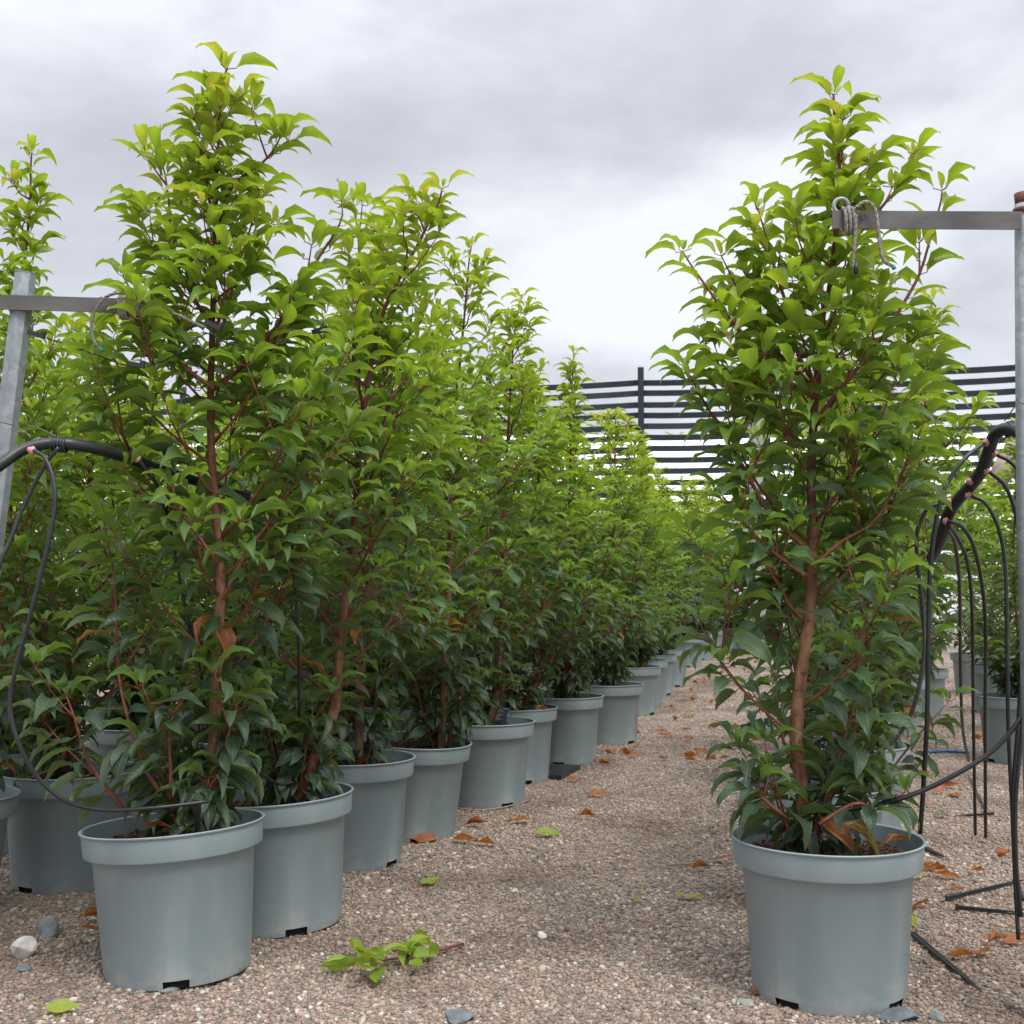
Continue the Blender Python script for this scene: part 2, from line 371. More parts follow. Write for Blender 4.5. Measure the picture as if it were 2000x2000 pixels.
rng = np.random.default_rng(7)
def pebble_mesh(i):
    import bmesh
    bm = bmesh.new(); bmesh.ops.create_icosphere(bm, subdivisions=1, radius=.5)
    r = random.Random(i)
    sx, sy, sz_ = 1, r.uniform(.6, .95), r.uniform(.42, .72)
    for v in bm.verts:
        k = r.uniform(.8, 1.15); v.co = Vector((v.co.x * sx * k, v.co.y * sy * k, v.co.z * sz_ * k))
    me = bpy.data.meshes.new('pebble'); bm.to_mesh(me); bm.free(); me.materials.append(M_PEB)
    me.polygons.foreach_set('use_smooth', [i % 3 != 0] * len(me.polygons)); return me
def gravel():
    # points drawn over the ground the camera sees, thinning out with distance as the bed's own relief takes over
    pts, scl, idx = [], [], []
    def fill(y0, y1, dens, s0, s1, zo=0.0):
        A = (y1 - y0) * (y0 + y1) / 2 * 1.0 * 2
        w0 = .50
        n = int(dens * (y1 - y0) * w0 * (y0 + y1))
        y = y0 + (y1 - y0) * rng.random(n); x = (rng.random(n) * 2 - 1) * w0 * y1
        k = np.abs(x) < w0 * y + .1
        x, y = x[k], y[k]
        s = s0 + (s1 - s0) * rng.random(len(x)) ** 2.2
        pts.append(np.stack([x, y, zo + s * .10], 1)); scl.append(s)
    fill(2.2, 3.6, 15500, .0065, .017)
    fill(3.6, 5.2, 10000, .007, .017)
    fill(5.2, 8, 4600, .008, .018)
    fill(8, 14, 1300, .010, .020)
    fill(2.2, 5.0, 260, .018, .030)
    P = np.concatenate(pts); S = np.concatenate(scl)
    me = bpy.data.meshes.new('gravel'); me.vertices.add(len(P)); me.vertices.foreach_set('co', P.astype('f4').ravel())
    a = me.attributes.new('s', 'FLOAT', 'POINT'); a.data.foreach_set('value', S.astype('f4'))
    rr = rng.random((len(P), 3)) * np.array([.9, .9, 6.28]) - np.array([.45, .45, 0])
    a = me.attributes.new('r', 'FLOAT_VECTOR', 'POINT'); a.data.foreach_set('vector', rr.astype('f4').ravel())
    a = me.attributes.new('k', 'INT', 'POINT'); a.data.foreach_set('value', rng.integers(0, 6, len(P)).astype('i4'))
    ob = link('gravel', me); tag(ob, 'pinkish grey loose gravel covering the nursery path between the pots', 'gravel', kind='stuff')
    coll = bpy.data.collections.new('pebbles')
    for i in range(6): coll.objects.link(bpy.data.objects.new('pebble_shape', pebble_mesh(i)))
    ng = bpy.data.node_groups.new('scatter_gravel', 'GeometryNodeTree')
    ng.interface.new_socket('Geometry', in_out='INPUT', socket_type='NodeSocketGeometry'); ng.interface.new_socket('Geometry', in_out='OUTPUT', socket_type='NodeSocketGeometry')
    gi = ng.nodes.new('NodeGroupInput'); go = ng.nodes.new('NodeGroupOutput')
    ci = ng.nodes.new('GeometryNodeCollectionInfo'); ci.inputs['Collection'].default_value = coll; ci.inputs['Separate Children'].default_value = True
    ip = ng.nodes.new('GeometryNodeInstanceOnPoints'); ip.inputs['Pick Instance'].default_value = True
    def at_(n, ty):
        x = ng.nodes.new('GeometryNodeInputNamedAttribute'); x.data_type = ty; x.inputs['Name'].default_value = n; return x.outputs['Attribute']
    ng.links.new(gi.outputs[0], ip.inputs['Points']); ng.links.new(ci.outputs[0], ip.inputs['Instance'])
    ng.links.new(at_('s', 'FLOAT'), ip.inputs['Scale']); ng.links.new(at_('r', 'FLOAT_VECTOR'), ip.inputs['Rotation']); ng.links.new(at_('k', 'INT'), ip.inputs['Instance Index'])
    ng.links.new(ip.outputs[0], go.inputs[0])
    md = ob.modifiers.new('scatter', 'NODES'); md.node_group = ng
gravel()

# ------------------------------------------------------------------ pot
PR, PH = .205, .333
def pot_mesh():
    n = 72; b = MB()
    prof = [(.158, .001), (.163, .019), (.1855, PH - .062), (.189, PH - .058), (.204, PH - .056), (.2055, PH - .052), (.2085, PH - .006), (.2125, PH - .004),
            (.2135, PH - .001), (.2115, PH + .001), (.2060, PH - .001), (.2045, PH - .010), (.200, PH - .055), (.181, PH - .060), (.177, PH - .12)]
    prof = [(r * (.975 if z > .1 else 1), z) for r, z in prof]
    vs = []
    for r, z in prof:
        vs += [(r * math.cos(2 * math.pi * j / n), r * math.sin(2 * math.pi * j / n), z) for j in range(n)]
    fs = []
    for i in range(len(prof) - 1):
        for j in range(n):
            if i == 0 and (j % 18) in (0, 1, 2, 3): continue      # drainage notches in the foot
            fs.append((i * n + j, i * n + (j + 1) % n, (i + 1) * n + (j + 1) % n, (i + 1) * n + j))
    b.add(vs, fs)
    # raised base seen through the notches, with the notch roofs; coloured near-black as shade
    vs = [(.15 * math.cos(2 * math.pi * j / n), .15 * math.sin(2 * math.pi * j / n), z) for z in (.0015, .019) for j in range(n)]
    vs += [(.163 * math.cos(2 * math.pi * j / n), .163 * math.sin(2 * math.pi * j / n), .019) for j in range(n)]
    fs = [(j, (j + 1) % n, n + (j + 1) % n, n + j) for j in range(n)]
    b.add(vs, fs, 1); b.add(vs[n:], [(j, (j + 1) % n, n + (j + 1) % n, n + j) for j in range(n)], 1)
    me = b.mesh('pot', [M_POT, M_DARK]); me.set_sharp_from_angle(angle=R(40)); return me
POT = pot_mesh()
def soil_mesh():
    r_ = random.Random(3); b = MB(); rings = 9; n = 40; vs = [(0, 0, .004)]
    for i in range(1, rings + 1):
        for j in range(n):
            r = .1745 * i / rings; a = 2 * math.pi * j / n
            vs.append((r * math.cos(a), r * math.sin(a), r_.uniform(-.006, .007) if i < rings else -.004))
    fs = [(0, 1 + j, 1 + (j + 1) % n) for j in range(n)]
    for i in range(rings - 1):
        fs += [(1 + i * n + j, 1 + (i + 1) * n + j, 1 + (i + 1) * n + (j + 1) % n, 1 + i * n + (j + 1) % n) for j in range(n)]
    b.add(vs, fs)
    for k in range(800):
        a = r_.uniform(0, 6.28); r = .168 * math.sqrt(r_.random())
        rot = Matrix.Rotation(r_.uniform(0, 6.28), 3, 'Z') @ Matrix.Rotation(r_.uniform(-.7, .7), 3, 'X') @ Matrix.Rotation(r_.uniform(-.7, .7), 3, 'Y')
        b.box((r * math.cos(a), r * math.sin(a), .005 + r_.uniform(0, .008)), (r_.uniform(.004, .015), r_.uniform(.002, .006), r_.uniform(.0015, .004)), rot, 1)
    return b.mesh('soil', [M_SOIL, M_CHIP], False)
SOIL = soil_mesh()
SOILZ = PH - .042

# ------------------------------------------------------------------ leaves
def leaf_template(bend, keel, wave, droop_tip=0, twist=0, rows=(0, .1, .28, .48, .68, .86, 1), across=4, width=.36, petiole=True, seed=0):
    """unit-long leaf: x forward, z normal.  Returns verts, faces, matidx, uv (per vertex)"""
    r_ = random.Random(seed)
    vs, uvs, fs, mi = [], [], [], []
    PL = .16
    # midrib curve
    def mid(t):
        k = 40; x = z = 0; a = bend * .42
        for i in range(int(k * t)):
            s = (i + .5) / k; a = bend * .42 - bend * s - droop_tip * max(0, s - .6) * 2
            x += math.cos(a) / k; z += math.sin(a) / k
        return x, z, a
    idx = []
    for ri, t in enumerate(rows):
        x, z, a = mid(t); x = x * (1 - PL) + PL
        if ri == 0 or ri == len(rows) - 1:
            idx.append([len(vs)]); vs.append((x, 0, z)); uvs.append((t, .5)); continue
        w = width * .50 * (math.sin(math.pi * min(1, t ** .84)) ** .85) * (1.0 if t < .62 else 1 - .42 * (t - .62) / .38)
        tw = twist * t; row = []
        for j in range(across + 1):
            s = -1 + 2 * j / across
            y = w * s * math.cos(keel * abs(s)); h = w * abs(s) * math.sin(keel) * (abs(s) ** .3)
            h += wave * math.sin(t * 9.5 + (1.2 if s > 0 else 0) + seed) * abs(s) ** 2 * .5
            h -= .25 * w * max(0, abs(s) - .5) * 1.0
            y2 = y * math.cos(tw) - h * math.sin(tw); h2 = y * math.sin(tw) + h * math.cos(tw)
            jx = (.012 * (1 if (ri + j) % 2 else -1)) if abs(s) == 1 else 0
            row.append(len(vs)); vs.append((x - math.sin(a) * h2 + jx, y2, z + math.cos(a) * h2)); uvs.append((t, .5 + s / 2))
        idx.append(row)
    for i in range(len(rows) - 1):
        A, B = idx[i], idx[i + 1]
        if len(A) == 1:
            for j in range(across): fs.append((A[0], B[j], B[j + 1])[::-1] if False else (A[0], B[j], B[j + 1]))
        elif len(B) == 1:
            for j in range(across): fs.append((A[j], B[0], A[j + 1]))
        else:
            for j in range(across): fs.append((A[j], B[j], B[j + 1], A[j + 1]))
    # make upper side face +z
    fs = [tuple(f) for f in fs]; mi = [0] * len(fs)
    def nrm(f):
        a, b_, c = [Vector(vs[k]) for k in f[:3]]; return (b_ - a).cross(c - a).z
    if sum(nrm(f) for f in fs) < 0: fs = [f[::-1] for f in fs]
    if petiole:
        n0 = len(vs)
        for (x, z) in ((0, 0), (PL + .02, -.002)):
            for k in range(3):
                an = k * 2.094; vs.append((x, .011 * math.cos(an), z + .011 * math.sin(an))); uvs.append((0, 0))
        for k in range(3): fs.append((n0 + k, n0 + (k + 1) % 3, n0 + 3 + (k + 1) % 3, n0 + 3 + k)); mi.append(1)
    return np.array(vs), fs, mi, np.array(uvs)

TPL = []      # full leaves
for i, (bd, kl, wv__, dt, tw, wd) in enumerate([(1.0, .65, .03, 0, .1, .37), (1.3, .75, .035, .3, -.25, .38), (.8, .45, .09, .3, .35, .37), (1.6, .7, .04, .2, .0, .37),
                                             (1.1, .9, .08, .5, -.5, .38), (.75, .45, .11, .9, .55, .38), (1.25, .55, .11, .2, .3, .37), (.4, .5, .03, .3, -.1, .36)]):
    TPL.append(leaf_template(bd, kl, wv__, dt, tw, width=wd, seed=i))
TPLC = [leaf_template(bd, kl, 0, 0, 0, rows=(0, .3, .65, 1), across=2, width=.40, petiole=False) for bd, kl in ((1.0, .5), (1.4, .7), (.7, .4))]
def tpl_mesh(t, m):
    me = mesh_from('leaf', t[0], t[1], [m, M_PETIOLE], True, t[2])
    uvl = me.uv_layers.new(name='UVMap'); li = np.empty(len(me.loops), 'i4'); me.loops.foreach_get('vertex_index', li)
    uvl.data.foreach_set('uv', t[3][li].astype('f4').ravel()); return me
LEAFM = [tpl_mesh(t, M_LEAF_O) for t in TPL]
LITM = [tpl_mesh(leaf_template(bd, kl, wv_, dt, tw, width=wd, seed=20 + i), M_LEAF_O) for i, (bd, kl, wv_, dt, tw, wd) in enumerate([(.25, .25, .03, 0, .3, .42), (-.4, .9, .12, .2, 1.2, .40), (.5, 1.2, .16, -.4, -1.4, .44), (.1, .5, .05, .5, .6, .40), (-.8, .4, .10, .1, -.5, .42), (.3, -.5, .08, .6, 1.8, .46)])]

def join_leaves(name, leaves, tpls, parent=None):
    """leaves: list of (Matrix4, template index, (age, rnd, brown)) -> one mesh"""
    V, Cc, U, loops, lstart, ltot, mi = [], [], [], [], [], [], []; off = 0; ls = 0
    for M, k, dat in leaves:
        v, f, m_, uv = tpls[k % len(tpls)]
        A = np.array(M); V.append(v @ A[:3, :3].T + A[:3, 3]); Cc.append(np.tile((*dat, 1.0), (len(v), 1)))
        for q in f:
            loops.extend([x + off for x in q]); lstart.append(ls); ltot.append(len(q)); ls += len(q); U.append(uv[list(q)])
        mi += m_; off += len(v)
    V = np.concatenate(V); me = bpy.data.meshes.new(name)
    me.vertices.add(len(V)); me.vertices.foreach_set('co', V.astype('f4').ravel())
    me.loops.add(len(loops)); me.loops.foreach_set('vertex_index', np.array(loops, 'i4'))
    me.polygons.add(len(lstart)); me.polygons.foreach_set('loop_start', np.array(lstart, 'i4')); me.polygons.foreach_set('loop_total', np.array(ltot, 'i4'))
    me.materials.append(M_LEAF_A); me.materials.append(M_PETIOLE)
    me.polygons.foreach_set('material_index', np.array(mi, 'i4')); me.polygons.foreach_set('use_smooth', np.ones(len(lstart), bool))
    me.update(calc_edges=True)
    a = me.color_attributes.new('leafdata', 'FLOAT_COLOR', 'POINT'); a.data.foreach_set('color', np.concatenate(Cc).astype('f4').ravel())
    u = me.uv_layers.new(name='UVMap'); u.data.foreach_set('uv', np.concatenate(U).astype('f4').ravel())
    return me

def leaf_matrix(pos, az, pitch, roll, length):
    f = Vector((math.cos(az) * math.cos(pitch), math.sin(az) * math.cos(pitch), math.sin(pitch)))
    side = Vector((-math.sin(az), math.cos(az), 0)); n = f.cross(side)
    side = side * math.cos(roll) + n * math.sin(roll); n = f.cross(side)
    M = Matrix(((f.x, side.x, n.x, pos.x), (f.y, side.y, n.y, pos.y), (f.z, side.z, n.z, pos.z), (0, 0, 0, 1)))
    return M @ Matrix.Diagonal((length, length, length, 1))

GA = 2.39996
class Plant:
    """a young laurel: leader, ascending branches, twigs, leaves; all in the plant's own coordinates"""
    def __init__(s, seed): s.r = random.Random(seed); s.leaves = []; s.branches = []; s.top = 1
    def leafy(s, pts, f0, spacing, droop, size=.102, axis=None):
        """leaves in a spiral along a shoot"""
        r = s.r; n = len(pts); seg = [(pts[i + 1] - pts[i]).length for i in range(n - 1)]; tot = sum(seg) or 1e-6
        d = tot * f0; ph = r.uniform(0, 6.28)
        while d < tot:
            acc = 0
            for i, q in enumerate(seg):
                if acc + q >= d: break
                acc += q
            p = pts[i].lerp(pts[i + 1], (d - acc) / max(q, 1e-6)); tdir = (pts[i + 1] - pts[i]).normalized()
            fr = d / tot; zr = max(0, min(1, p.z / s.top))
            ph += GA + r.uniform(-.35, .35)
            az = ph
            # steer away from the trunk
            outw = Vector((p.x - s.axis(p.z).x, p.y - s.axis(p.z).y, 0))
            if outw.length > .05 and r.random() < .55:
                az = math.atan2(outw.y, outw.x) + r.gauss(0, .85)
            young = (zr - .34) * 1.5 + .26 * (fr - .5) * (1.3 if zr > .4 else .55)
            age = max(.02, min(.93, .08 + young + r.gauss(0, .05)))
            pit = (-.62 + 1.0 * min(1, zr * 1.1)) + r.gauss(0, .20) + .25 * (fr - .5)
            ln = size * r.uniform(.74, 1.15) * (1 - .30 * max(0, fr - .8) / .2) * (.86 if zr > .8 else 1)
            brown = 0
            if zr < .42 and r.random() < .02: brown = r.uniform(.3, .8)
            kk = r.choice((0, 1, 3, 4, 7, 1, 3)) if zr > .6 else r.choice((2, 4, 5, 6, 1, 3, 5, 0))
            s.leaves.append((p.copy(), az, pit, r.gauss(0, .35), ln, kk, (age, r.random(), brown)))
            d += spacing * r.uniform(.7, 1.3)
        # terminal tuft
        p = pts[-1]; zr = max(0, min(1, p.z / s.top)); ph = r.uniform(0, 6.28)
        for k in range(5):
            ph += GA
            s.leaves.append((p.copy(), ph, [1.2, .85, .5, .38, .28][k] + r.gauss(0, .1), r.gauss(0, .2), size * [.24, .40, .72, .9, 1.0][k] * r.uniform(.9, 1.1), [7, 0, 1, 3, 4][k],
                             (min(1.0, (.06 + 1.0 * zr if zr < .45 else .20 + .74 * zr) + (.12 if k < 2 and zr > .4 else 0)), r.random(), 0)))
    def axis(s, z):
        P = s.trunk
        for i in range(len(P) - 1):
            if P[i + 1].z >= z: 
                d = P[i + 1].z - P[i].z
                return P[i].lerp(P[i + 1], max(0, min(1, (z - P[i].z) / d if d > 1e-6 else 0)))
        return P[-1]
    def branch(s, pts, r0, twigs=2, f0=.22, spacing=.024, size=.102):
        r = s.r; n = len(pts); s.branches.append((pts, [r0 * (1 - .72 * i / (n - 1)) for i in range(n)]))
        s.leafy(pts, f0, spacing, 0, size)
        Lb = sum((pts[i + 1] - pts[i]).length for i in range(n - 1))
        for k in range(twigs):
            i = int(n * r.uniform(.25, .8)); p = pts[i]; t = (pts[min(i + 1, n - 1)] - pts[i - 1]).normalized()
            a = r.uniform(0, 6.28); w = (Vector((math.cos(a), math.sin(a), .3)) + t * .9).normalized()
            L_ = r.uniform(.09, .2) * min(1, Lb / .35) * (1 if p.z < s.top * .7 else .55); q = [p + w * L_ * j / 4 + Vector((0, 0, .25 * L_ * (j / 4) ** 2)) for j in range(5)]
            s.branches.append((q, [r0 * .5 * (1 - .12 * j) for j in range(5)])); s.leafy(q, .25, spacing, 0, size)
    def build(s, trunk, nb=30, r0=.015, prof=None, z0=.5, spread=.62, custom=(), size=.102, dens=1.0, bare=None, cap=.90, lower=9):
        r = s.r; s.trunk = trunk; s.top = trunk[-1].z
        top = s.top; n = len(trunk); zb = trunk[0].z
        s.trad = [r0 * (1 - .85 * ((p.z - zb) / (top - zb)) ** .9) for p in trunk]
        sp = .0255 / dens
        s.leafy([p for p in trunk if p.z > top * .74], 0, sp * .9, 0, size)
        ph = r.uniform(0, 6.28)
        for i in range(nb):
            t = (i + .5) / nb; z = z0 + (top * .95 - z0) * t ** .92
            p = s.axis(z); ph += GA + r.uniform(-.3, .3)
            if bare and z < bare and math.sin(ph) < -.6: ph = -ph
            if prof: Lb = prof(z / top)
            else: Lb = .46 if z / top < .5 else .46 * (1 - ((z / top - .5) / .5) * .86)
            Lb *= r.uniform(.75, 1.15)
            Lb = min(Lb, max(.04, (top - z) * cap))
            a0 = spread * r.uniform(.8, 1.25)
            a0 *= 1 - .34 * max(0, (z / top - .58) / .42)      # upper shoots stand steeper
            hz = Vector((math.cos(ph), math.sin(ph), 0)); q = [p.copy()]; a = a0 + .35
            for k in range(7):
                a = a0 + .35 - .55 * k / 7
                q.append(q[-1] + (hz * math.sin(a) + Vector((0, 0, 1)) * math.cos(a)) * Lb / 7 + Vector((r.gauss(0, .004), r.gauss(0, .004), 0)))
            s.branch(q, .0042 * (.6 + Lb), 3 if Lb > .3 else 1, .12, sp, size)
        for q, rr in custom: s.branch(q, rr, 2, .2, sp, size)
        # short stems rising from the soil
        for k in range(lower):
            a = r.uniform(0, 6.28); L_ = r.uniform(.14, .4)
            if bare and math.sin(a) < -.75: a = r.choice((-.15, math.pi + .15)) + r.gauss(0, .25)
            hz = Vector((math.cos(a), math.sin(a), 0))
            q = [Vector((hz.x * (.02 + .30 * L_ * (j / 6)), hz.y * (.02 + .30 * L_ * (j / 6)), SOILZ + L_ * j / 6)) + Vector((trunk[0].x, trunk[0].y, 0)) for j in range(7)]
            s.branch(q, .0042, 1, .25, sp * 1.1, size)
    def emit(s, root, n_obj, coarse=False, cam_local=None):
        b = MB(); b.tube(s.trunk, s.trad, 10 if not coarse else 6)
        tr = b.obj('trunk', [M_BARK], root)
        if coarse:
            b = MB()
            for q, rr in s.branches: b.tube(q[::2] + ([q[-1]] if len(q) % 2 == 0 else []), [max(x, .002) for x in rr[::2]] + ([rr[-1]] if len(q) % 2 == 0 else []), 3, cap=False)
            tag(b.obj('branch', [M_TWIG], tr), kind='stuff')
        else:
            for q, rr in s.branches:
                b = MB(); b.tube(q, rr, 6); b.obj('branch', [M_TWIG], tr)
        Ls = s.leaves
        if n_obj:
            Ls = sorted(Ls, key=lambda l: (l[0] - cam_local).length - .25 * l[4])
            for p, az, pit, ro, ln, kk, dat in Ls[:n_obj]:
                o = bpy.data.objects.new('leaf', LEAFM[kk]); C.objects.link(o); o.parent = root
                o.matrix_basis = leaf_matrix(p, az, pit, ro, ln); o.color = (*dat, 1)
            Ls = Ls[n_obj:]
        if Ls:
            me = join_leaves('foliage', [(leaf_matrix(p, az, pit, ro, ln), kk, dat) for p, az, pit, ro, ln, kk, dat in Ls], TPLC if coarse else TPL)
            tag(link('foliage', me, root), kind='stuff')

def add_pot(root, rot, tilt=(0, 0)):
    p = link('pot', POT, root); p.rotation_euler = (tilt[0], tilt[1], rot)
    s = link('soil', SOIL, p); s.location = (0, 0, SOILZ); s.rotation_euler = (0, 0, rot * 1.7)

GRP = 'laurels in grey plastic pots standing in rows on the gravel'
def near_plant(cx, Y, trunk_px, label, seed, nb=28, custom_px=(), rot=0, tilt=(0, 0), n_obj=300, **kw):
    kw.setdefault('size', .108)
    if Y < 3.0: kw.setdefault('dens', .92)
    X = (cx - 1000) / F * (Y * math.cos(PIT) + (PH - CH) * math.sin(PIT)); base = Vector((X, Y, 0))
    root = empty('potted_laurel', base, label, 'potted shrub', GRP)
    add_pot(root, rot, tilt)
    def cv(lst, off0=0):
        return [at(q[0], q[1], Y + (q[2] if len(q) > 2 else off0)) - base for q in lst]
    tr = cv(trunk_px); tr[0].z = min(tr[0].z, SOILZ)
    tr = spline(tr, 4)
    pl = Plant(seed)
    cust = [(spline(cv(c[1:], c[0]), 3), .0055) for c in custom_px]
    pl.build(tr, nb=nb, custom=cust, **kw)
    pl.emit(root, n_obj, False, Vector((0, 0, CH)) - base)
    return root

# ---- the two big plants in front -------------------------------------------------
near_plant(354, 2.87, [(372, 1600), (399, 1532), (417, 1463), (420, 1390), (424, 1300), (431, 1135), (424, 1008), (415, 917), (411, 809), (413, 700), (420, 471), (426, 290), (436, 165), (443, 135)],
           'tallest laurel, in the foremost pot of the left row, orange dead leaves on its trunk', 11, nb=32, rot=.06, tilt=(-.03, -.06), r0=.0165, z0=.62, spread=.50, lower=13, bare=.70, cap=.66, size=.122,
           prof=lambda z: .38 if z < .6 else max(.09, .38 - (z - .6) * 1.05),
           custom_px=[(-.06, (240, 1580), (174, 1488), (145, 1401), (130, 1360)), (-.05, (310, 1545), (279, 1492), (254, 1416), (232, 1318), (225, 1153), (214, 1077), (201, 1010)),
                      (-.08, (435, 1171), (482, 1080), (543, 997), (587, 910), (612, 805), (615, 770)), (-.04, (424, 1100), (351, 997), (254, 881), (232, 798), (228, 760)),
                      (.0, (413, 640), (350, 530), (337, 471), (326, 362), (315, 312)), (-.02, (415, 700), (440, 620), (464, 525), (489, 446), (507, 370)),
                      (.02, (424, 480), (446, 373), (510, 320), (536, 290), (550, 262)), (0, (425, 420), (405, 380), (402, 308), (397, 203)),
                      (.04, (413, 760), (480, 710), (543, 634), (598, 543), (663, 438), (668, 400)), (-.06, (418, 760), (330, 690), (270, 590), (240, 540)),
                      (-.05, (335, 1560), (332, 1480), (330, 1420), (336, 1370))])
near_plant(1614, 2.72, [(1566, 1615), (1568, 1554), (1557, 1463), (1557, 1391), (1568, 1290), (1579, 1207), (1586, 1135), (1586, 1026), (1584, 917), (1590, 809), (1597, 736), (1608, 607), (1622, 553), (1640, 354), (1631, 255), (1628, 185)],
           'big laurel in the foremost pot at the right, brown trunk bare near the bottom', 23, nb=32, rot=-.98, r0=.0185, z0=.52, spread=.50, lower=9, bare=.95, cap=.66, size=.122,
           prof=lambda z: .35 if z < .64 else max(.08, .35 - (z - .64) * 1.3),
           custom_px=[(-.05, (1572, 1070), (1503, 1004), (1463, 932), (1420, 859), (1387, 805), (1354, 747), (1338, 715)), (-.03, (1597, 780), (1503, 723), (1456, 658), (1409, 600), (1380, 560), (1354, 524), (1334, 492)),
                      (.02, (1592, 760), (1521, 690), (1474, 618), (1441, 564), (1409, 500)), (-.02, (1600, 760), (1561, 698), (1539, 607), (1517, 535), (1496, 462), (1481, 410)),
                      (-.04, (1595, 820), (1662, 734), (1709, 680), (1760, 600), (1796, 535), (1818, 462), (1836, 400), (1840, 372)), (0, (1640, 500), (1700, 430), (1760, 357), (1785, 300)),
                      (-.04, (1588, 1110), (1640, 1060), (1699, 1026), (1735, 975), (1782, 881), (1804, 827)), (-.05, (1575, 1125), (1517, 1084), (1463, 1033), (1405, 961)),
                      (.06, (1586, 1160), (1640, 1110), (1660, 1060), (1700, 990)), (-.06, (1540, 1600), (1490, 1560), (1475, 1530)), (-.10, (1600, 1610), (1665, 1570), (1705, 1575), (1715, 1555))])
# ---- left aisle row ---------------------------------------------------------------
near_plant(549, 3.28, [(570, 1560), (616, 1474), (649, 1401), (661, 1300), (674, 1171), (688, 1062), (697, 954), (700, 900), (712, 797), (725, 714), (749, 610), (778, 548), (807, 495), (845, 420), (857, 395), (864, 368)],
           'laurel in the second pot of the left row, slanting brown trunk', 31, nb=30, rot=.28, tilt=(-.02, -.05), z0=.50, size=.112, r0=.0165, lower=14, dens=.95,
           custom_px=[(-.05, (697, 960), (730, 900), (760, 800), (800, 720), (840, 640)), (-.05, (690, 1050), (610, 960), (590, 860), (570, 760)), (0, (712, 800), (690, 700), (700, 560), (700, 470), (690, 400))])
near_plant(686, 4.0, [(700, 1480), (705, 1330), (718, 1160), (735, 900), (745, 700), (748, 540), (758, 425)],
           'laurel in the third pot of the left row, dusty dirt round the pot foot', 37, nb=32, rot=.9, z0=.42)
near_plant(800, 4.45, [(860, 1440), (873, 1265), (880, 1000), (890, 800), (905, 640), (915, 520), (921, 480)],
           'laurel in the fourth pot of the left row, leaning a little from the aisle', 41, nb=26, rot=.1, tilt=(.03, .05), z0=.40, lower=12)
near_plant(947, 5.1, [(950, 1400), (975, 1300), (985, 1000), (995, 800), (1004, 660), (1017, 585)],
           'laurel in the wide fifth pot of the left row, navy stake in its mulch', 43, nb=34, rot=.45, z0=.38, lower=12)
near_plant(1002, 5.7, [(1012, 1390), (1060, 1280), (1055, 1000), (1040, 745)],
           'laurel in the sixth pot of the left row, black tray edge at its foot', 47, nb=34, rot=.2, z0=.34, lower=12, n_obj=220)
near_plant(1100, 6.3, [(1105, 1360), (1112, 1000), (1116, 800), (1120, 690)],
           'laurel with a tip above its neighbours, seventh pot of the left row', 53, nb=36, rot=1.2, prof=lambda z: .42 if z < .5 else max(.06, .42 - (z - .5) * 1.35), cap=.6, z0=.32, lower=12, n_obj=220)
near_plant(1187, 7.1, [(1190, 1330), (1200, 1000), (1202, 810)],
           'bushy laurel in the eighth pot of the left row, last before the pots crowd together', 59, nb=36, rot=.7, z0=.30, lower=12, n_obj=180)
# ---- far left ---------------------------------------------------------------------
near_plant(-136, 3.3, [(-70, 1540), (-40, 1200), (-5, 900), (20, 700), (45, 535), (58, 410), (60, 330), (62, 300)],
           'laurel at the left edge rising behind the leaning steel post to a narrow tip', 61, nb=30, rot=.4, tilt=(0, .05), z0=.35, lower=10, prof=lambda z: .36 if z < .6 else max(.07, .36 - (z - .6) * 1.4), size=.102, spread=.5)
near_plant(140, 3.72, [(120, 1540), (150, 1300), (170, 1000), (185, 800), (190, 620)],
           'laurel in the shaded pot behind and left of the front left one', 67, nb=36, rot=.9, z0=.40, lower=12, size=.102,
           custom_px=[(-.1, (110, 1500), (60, 1520), (20, 1540), (0, 1545))])
# ---- right side -------------------------------------------------------------------
near_plant(1590, 3.46, [(1637, 1540), (1640, 1450), (1662, 1363), (1677, 1280), (1688, 1171), (1688, 1109), (1692, 900), (1694, 700), (1694, 500), (1696, 462)],
           'laurel in the pot directly behind the big front right one', 71, prof=lambda z: .38 if z < .55 else max(.08, .38 - (z - .55) * 1.0), nb=32, rot=.2, z0=.42, lower=10, size=.102,
           custom_px=[(-.05, (1640, 1530), (1717, 1525), (1790, 1440), (1854, 1369)), (-.1, (1560, 1520), (1525, 1430), (1515, 1330), (1500, 1285))])
near_plant(1660, 4.35, [(1700, 1440), (1745, 1200), (1780, 1000), (1805, 820), (1815, 680), (1820, 585)],
           'laurel third in the right row, thin leader sticking up right of the big one', 73, prof=lambda z: .40 if z < .5 else max(.05, .40 - (z - .5) * 1.6), nb=32, rot=.2, z0=.42, lower=10, size=.11)

# ---- the many plants behind: a few grown individuals, copied ------------------------
protos = []
for i, (h, seed) in enumerate(((2.0, 101), (1.92, 102), (2.08, 103), (1.85, 104), (1.98, 105))):
    root = empty('potted_laurel', (0, 0, 0)); add_pot(root, .3 * i)
    rr = random.Random(seed)
    tr = spline([Vector((rr.gauss(0, .015), rr.gauss(0, .015), SOILZ - .02))] + [Vector((rr.gauss(0, .03), rr.gauss(0, .03), z)) for z in (.7, 1.1, 1.5, h)], 4)
    pl = Plant(seed); pl.build(tr, nb=38, z0=.26, size=.104, dens=1.25, cap=.7, lower=18, prof=lambda z: .40 if z < .55 else max(.07, .40 - (z - .55) * .95)); pl.emit(root, 0, True); protos.append(root)
def copy_tree(o, parent=None):
    c = o.copy(); C.objects.link(c)
    if parent is not None: c.parent = parent
    for ch in list(o.children): copy_tree(ch, c)
    return c
used = [0]
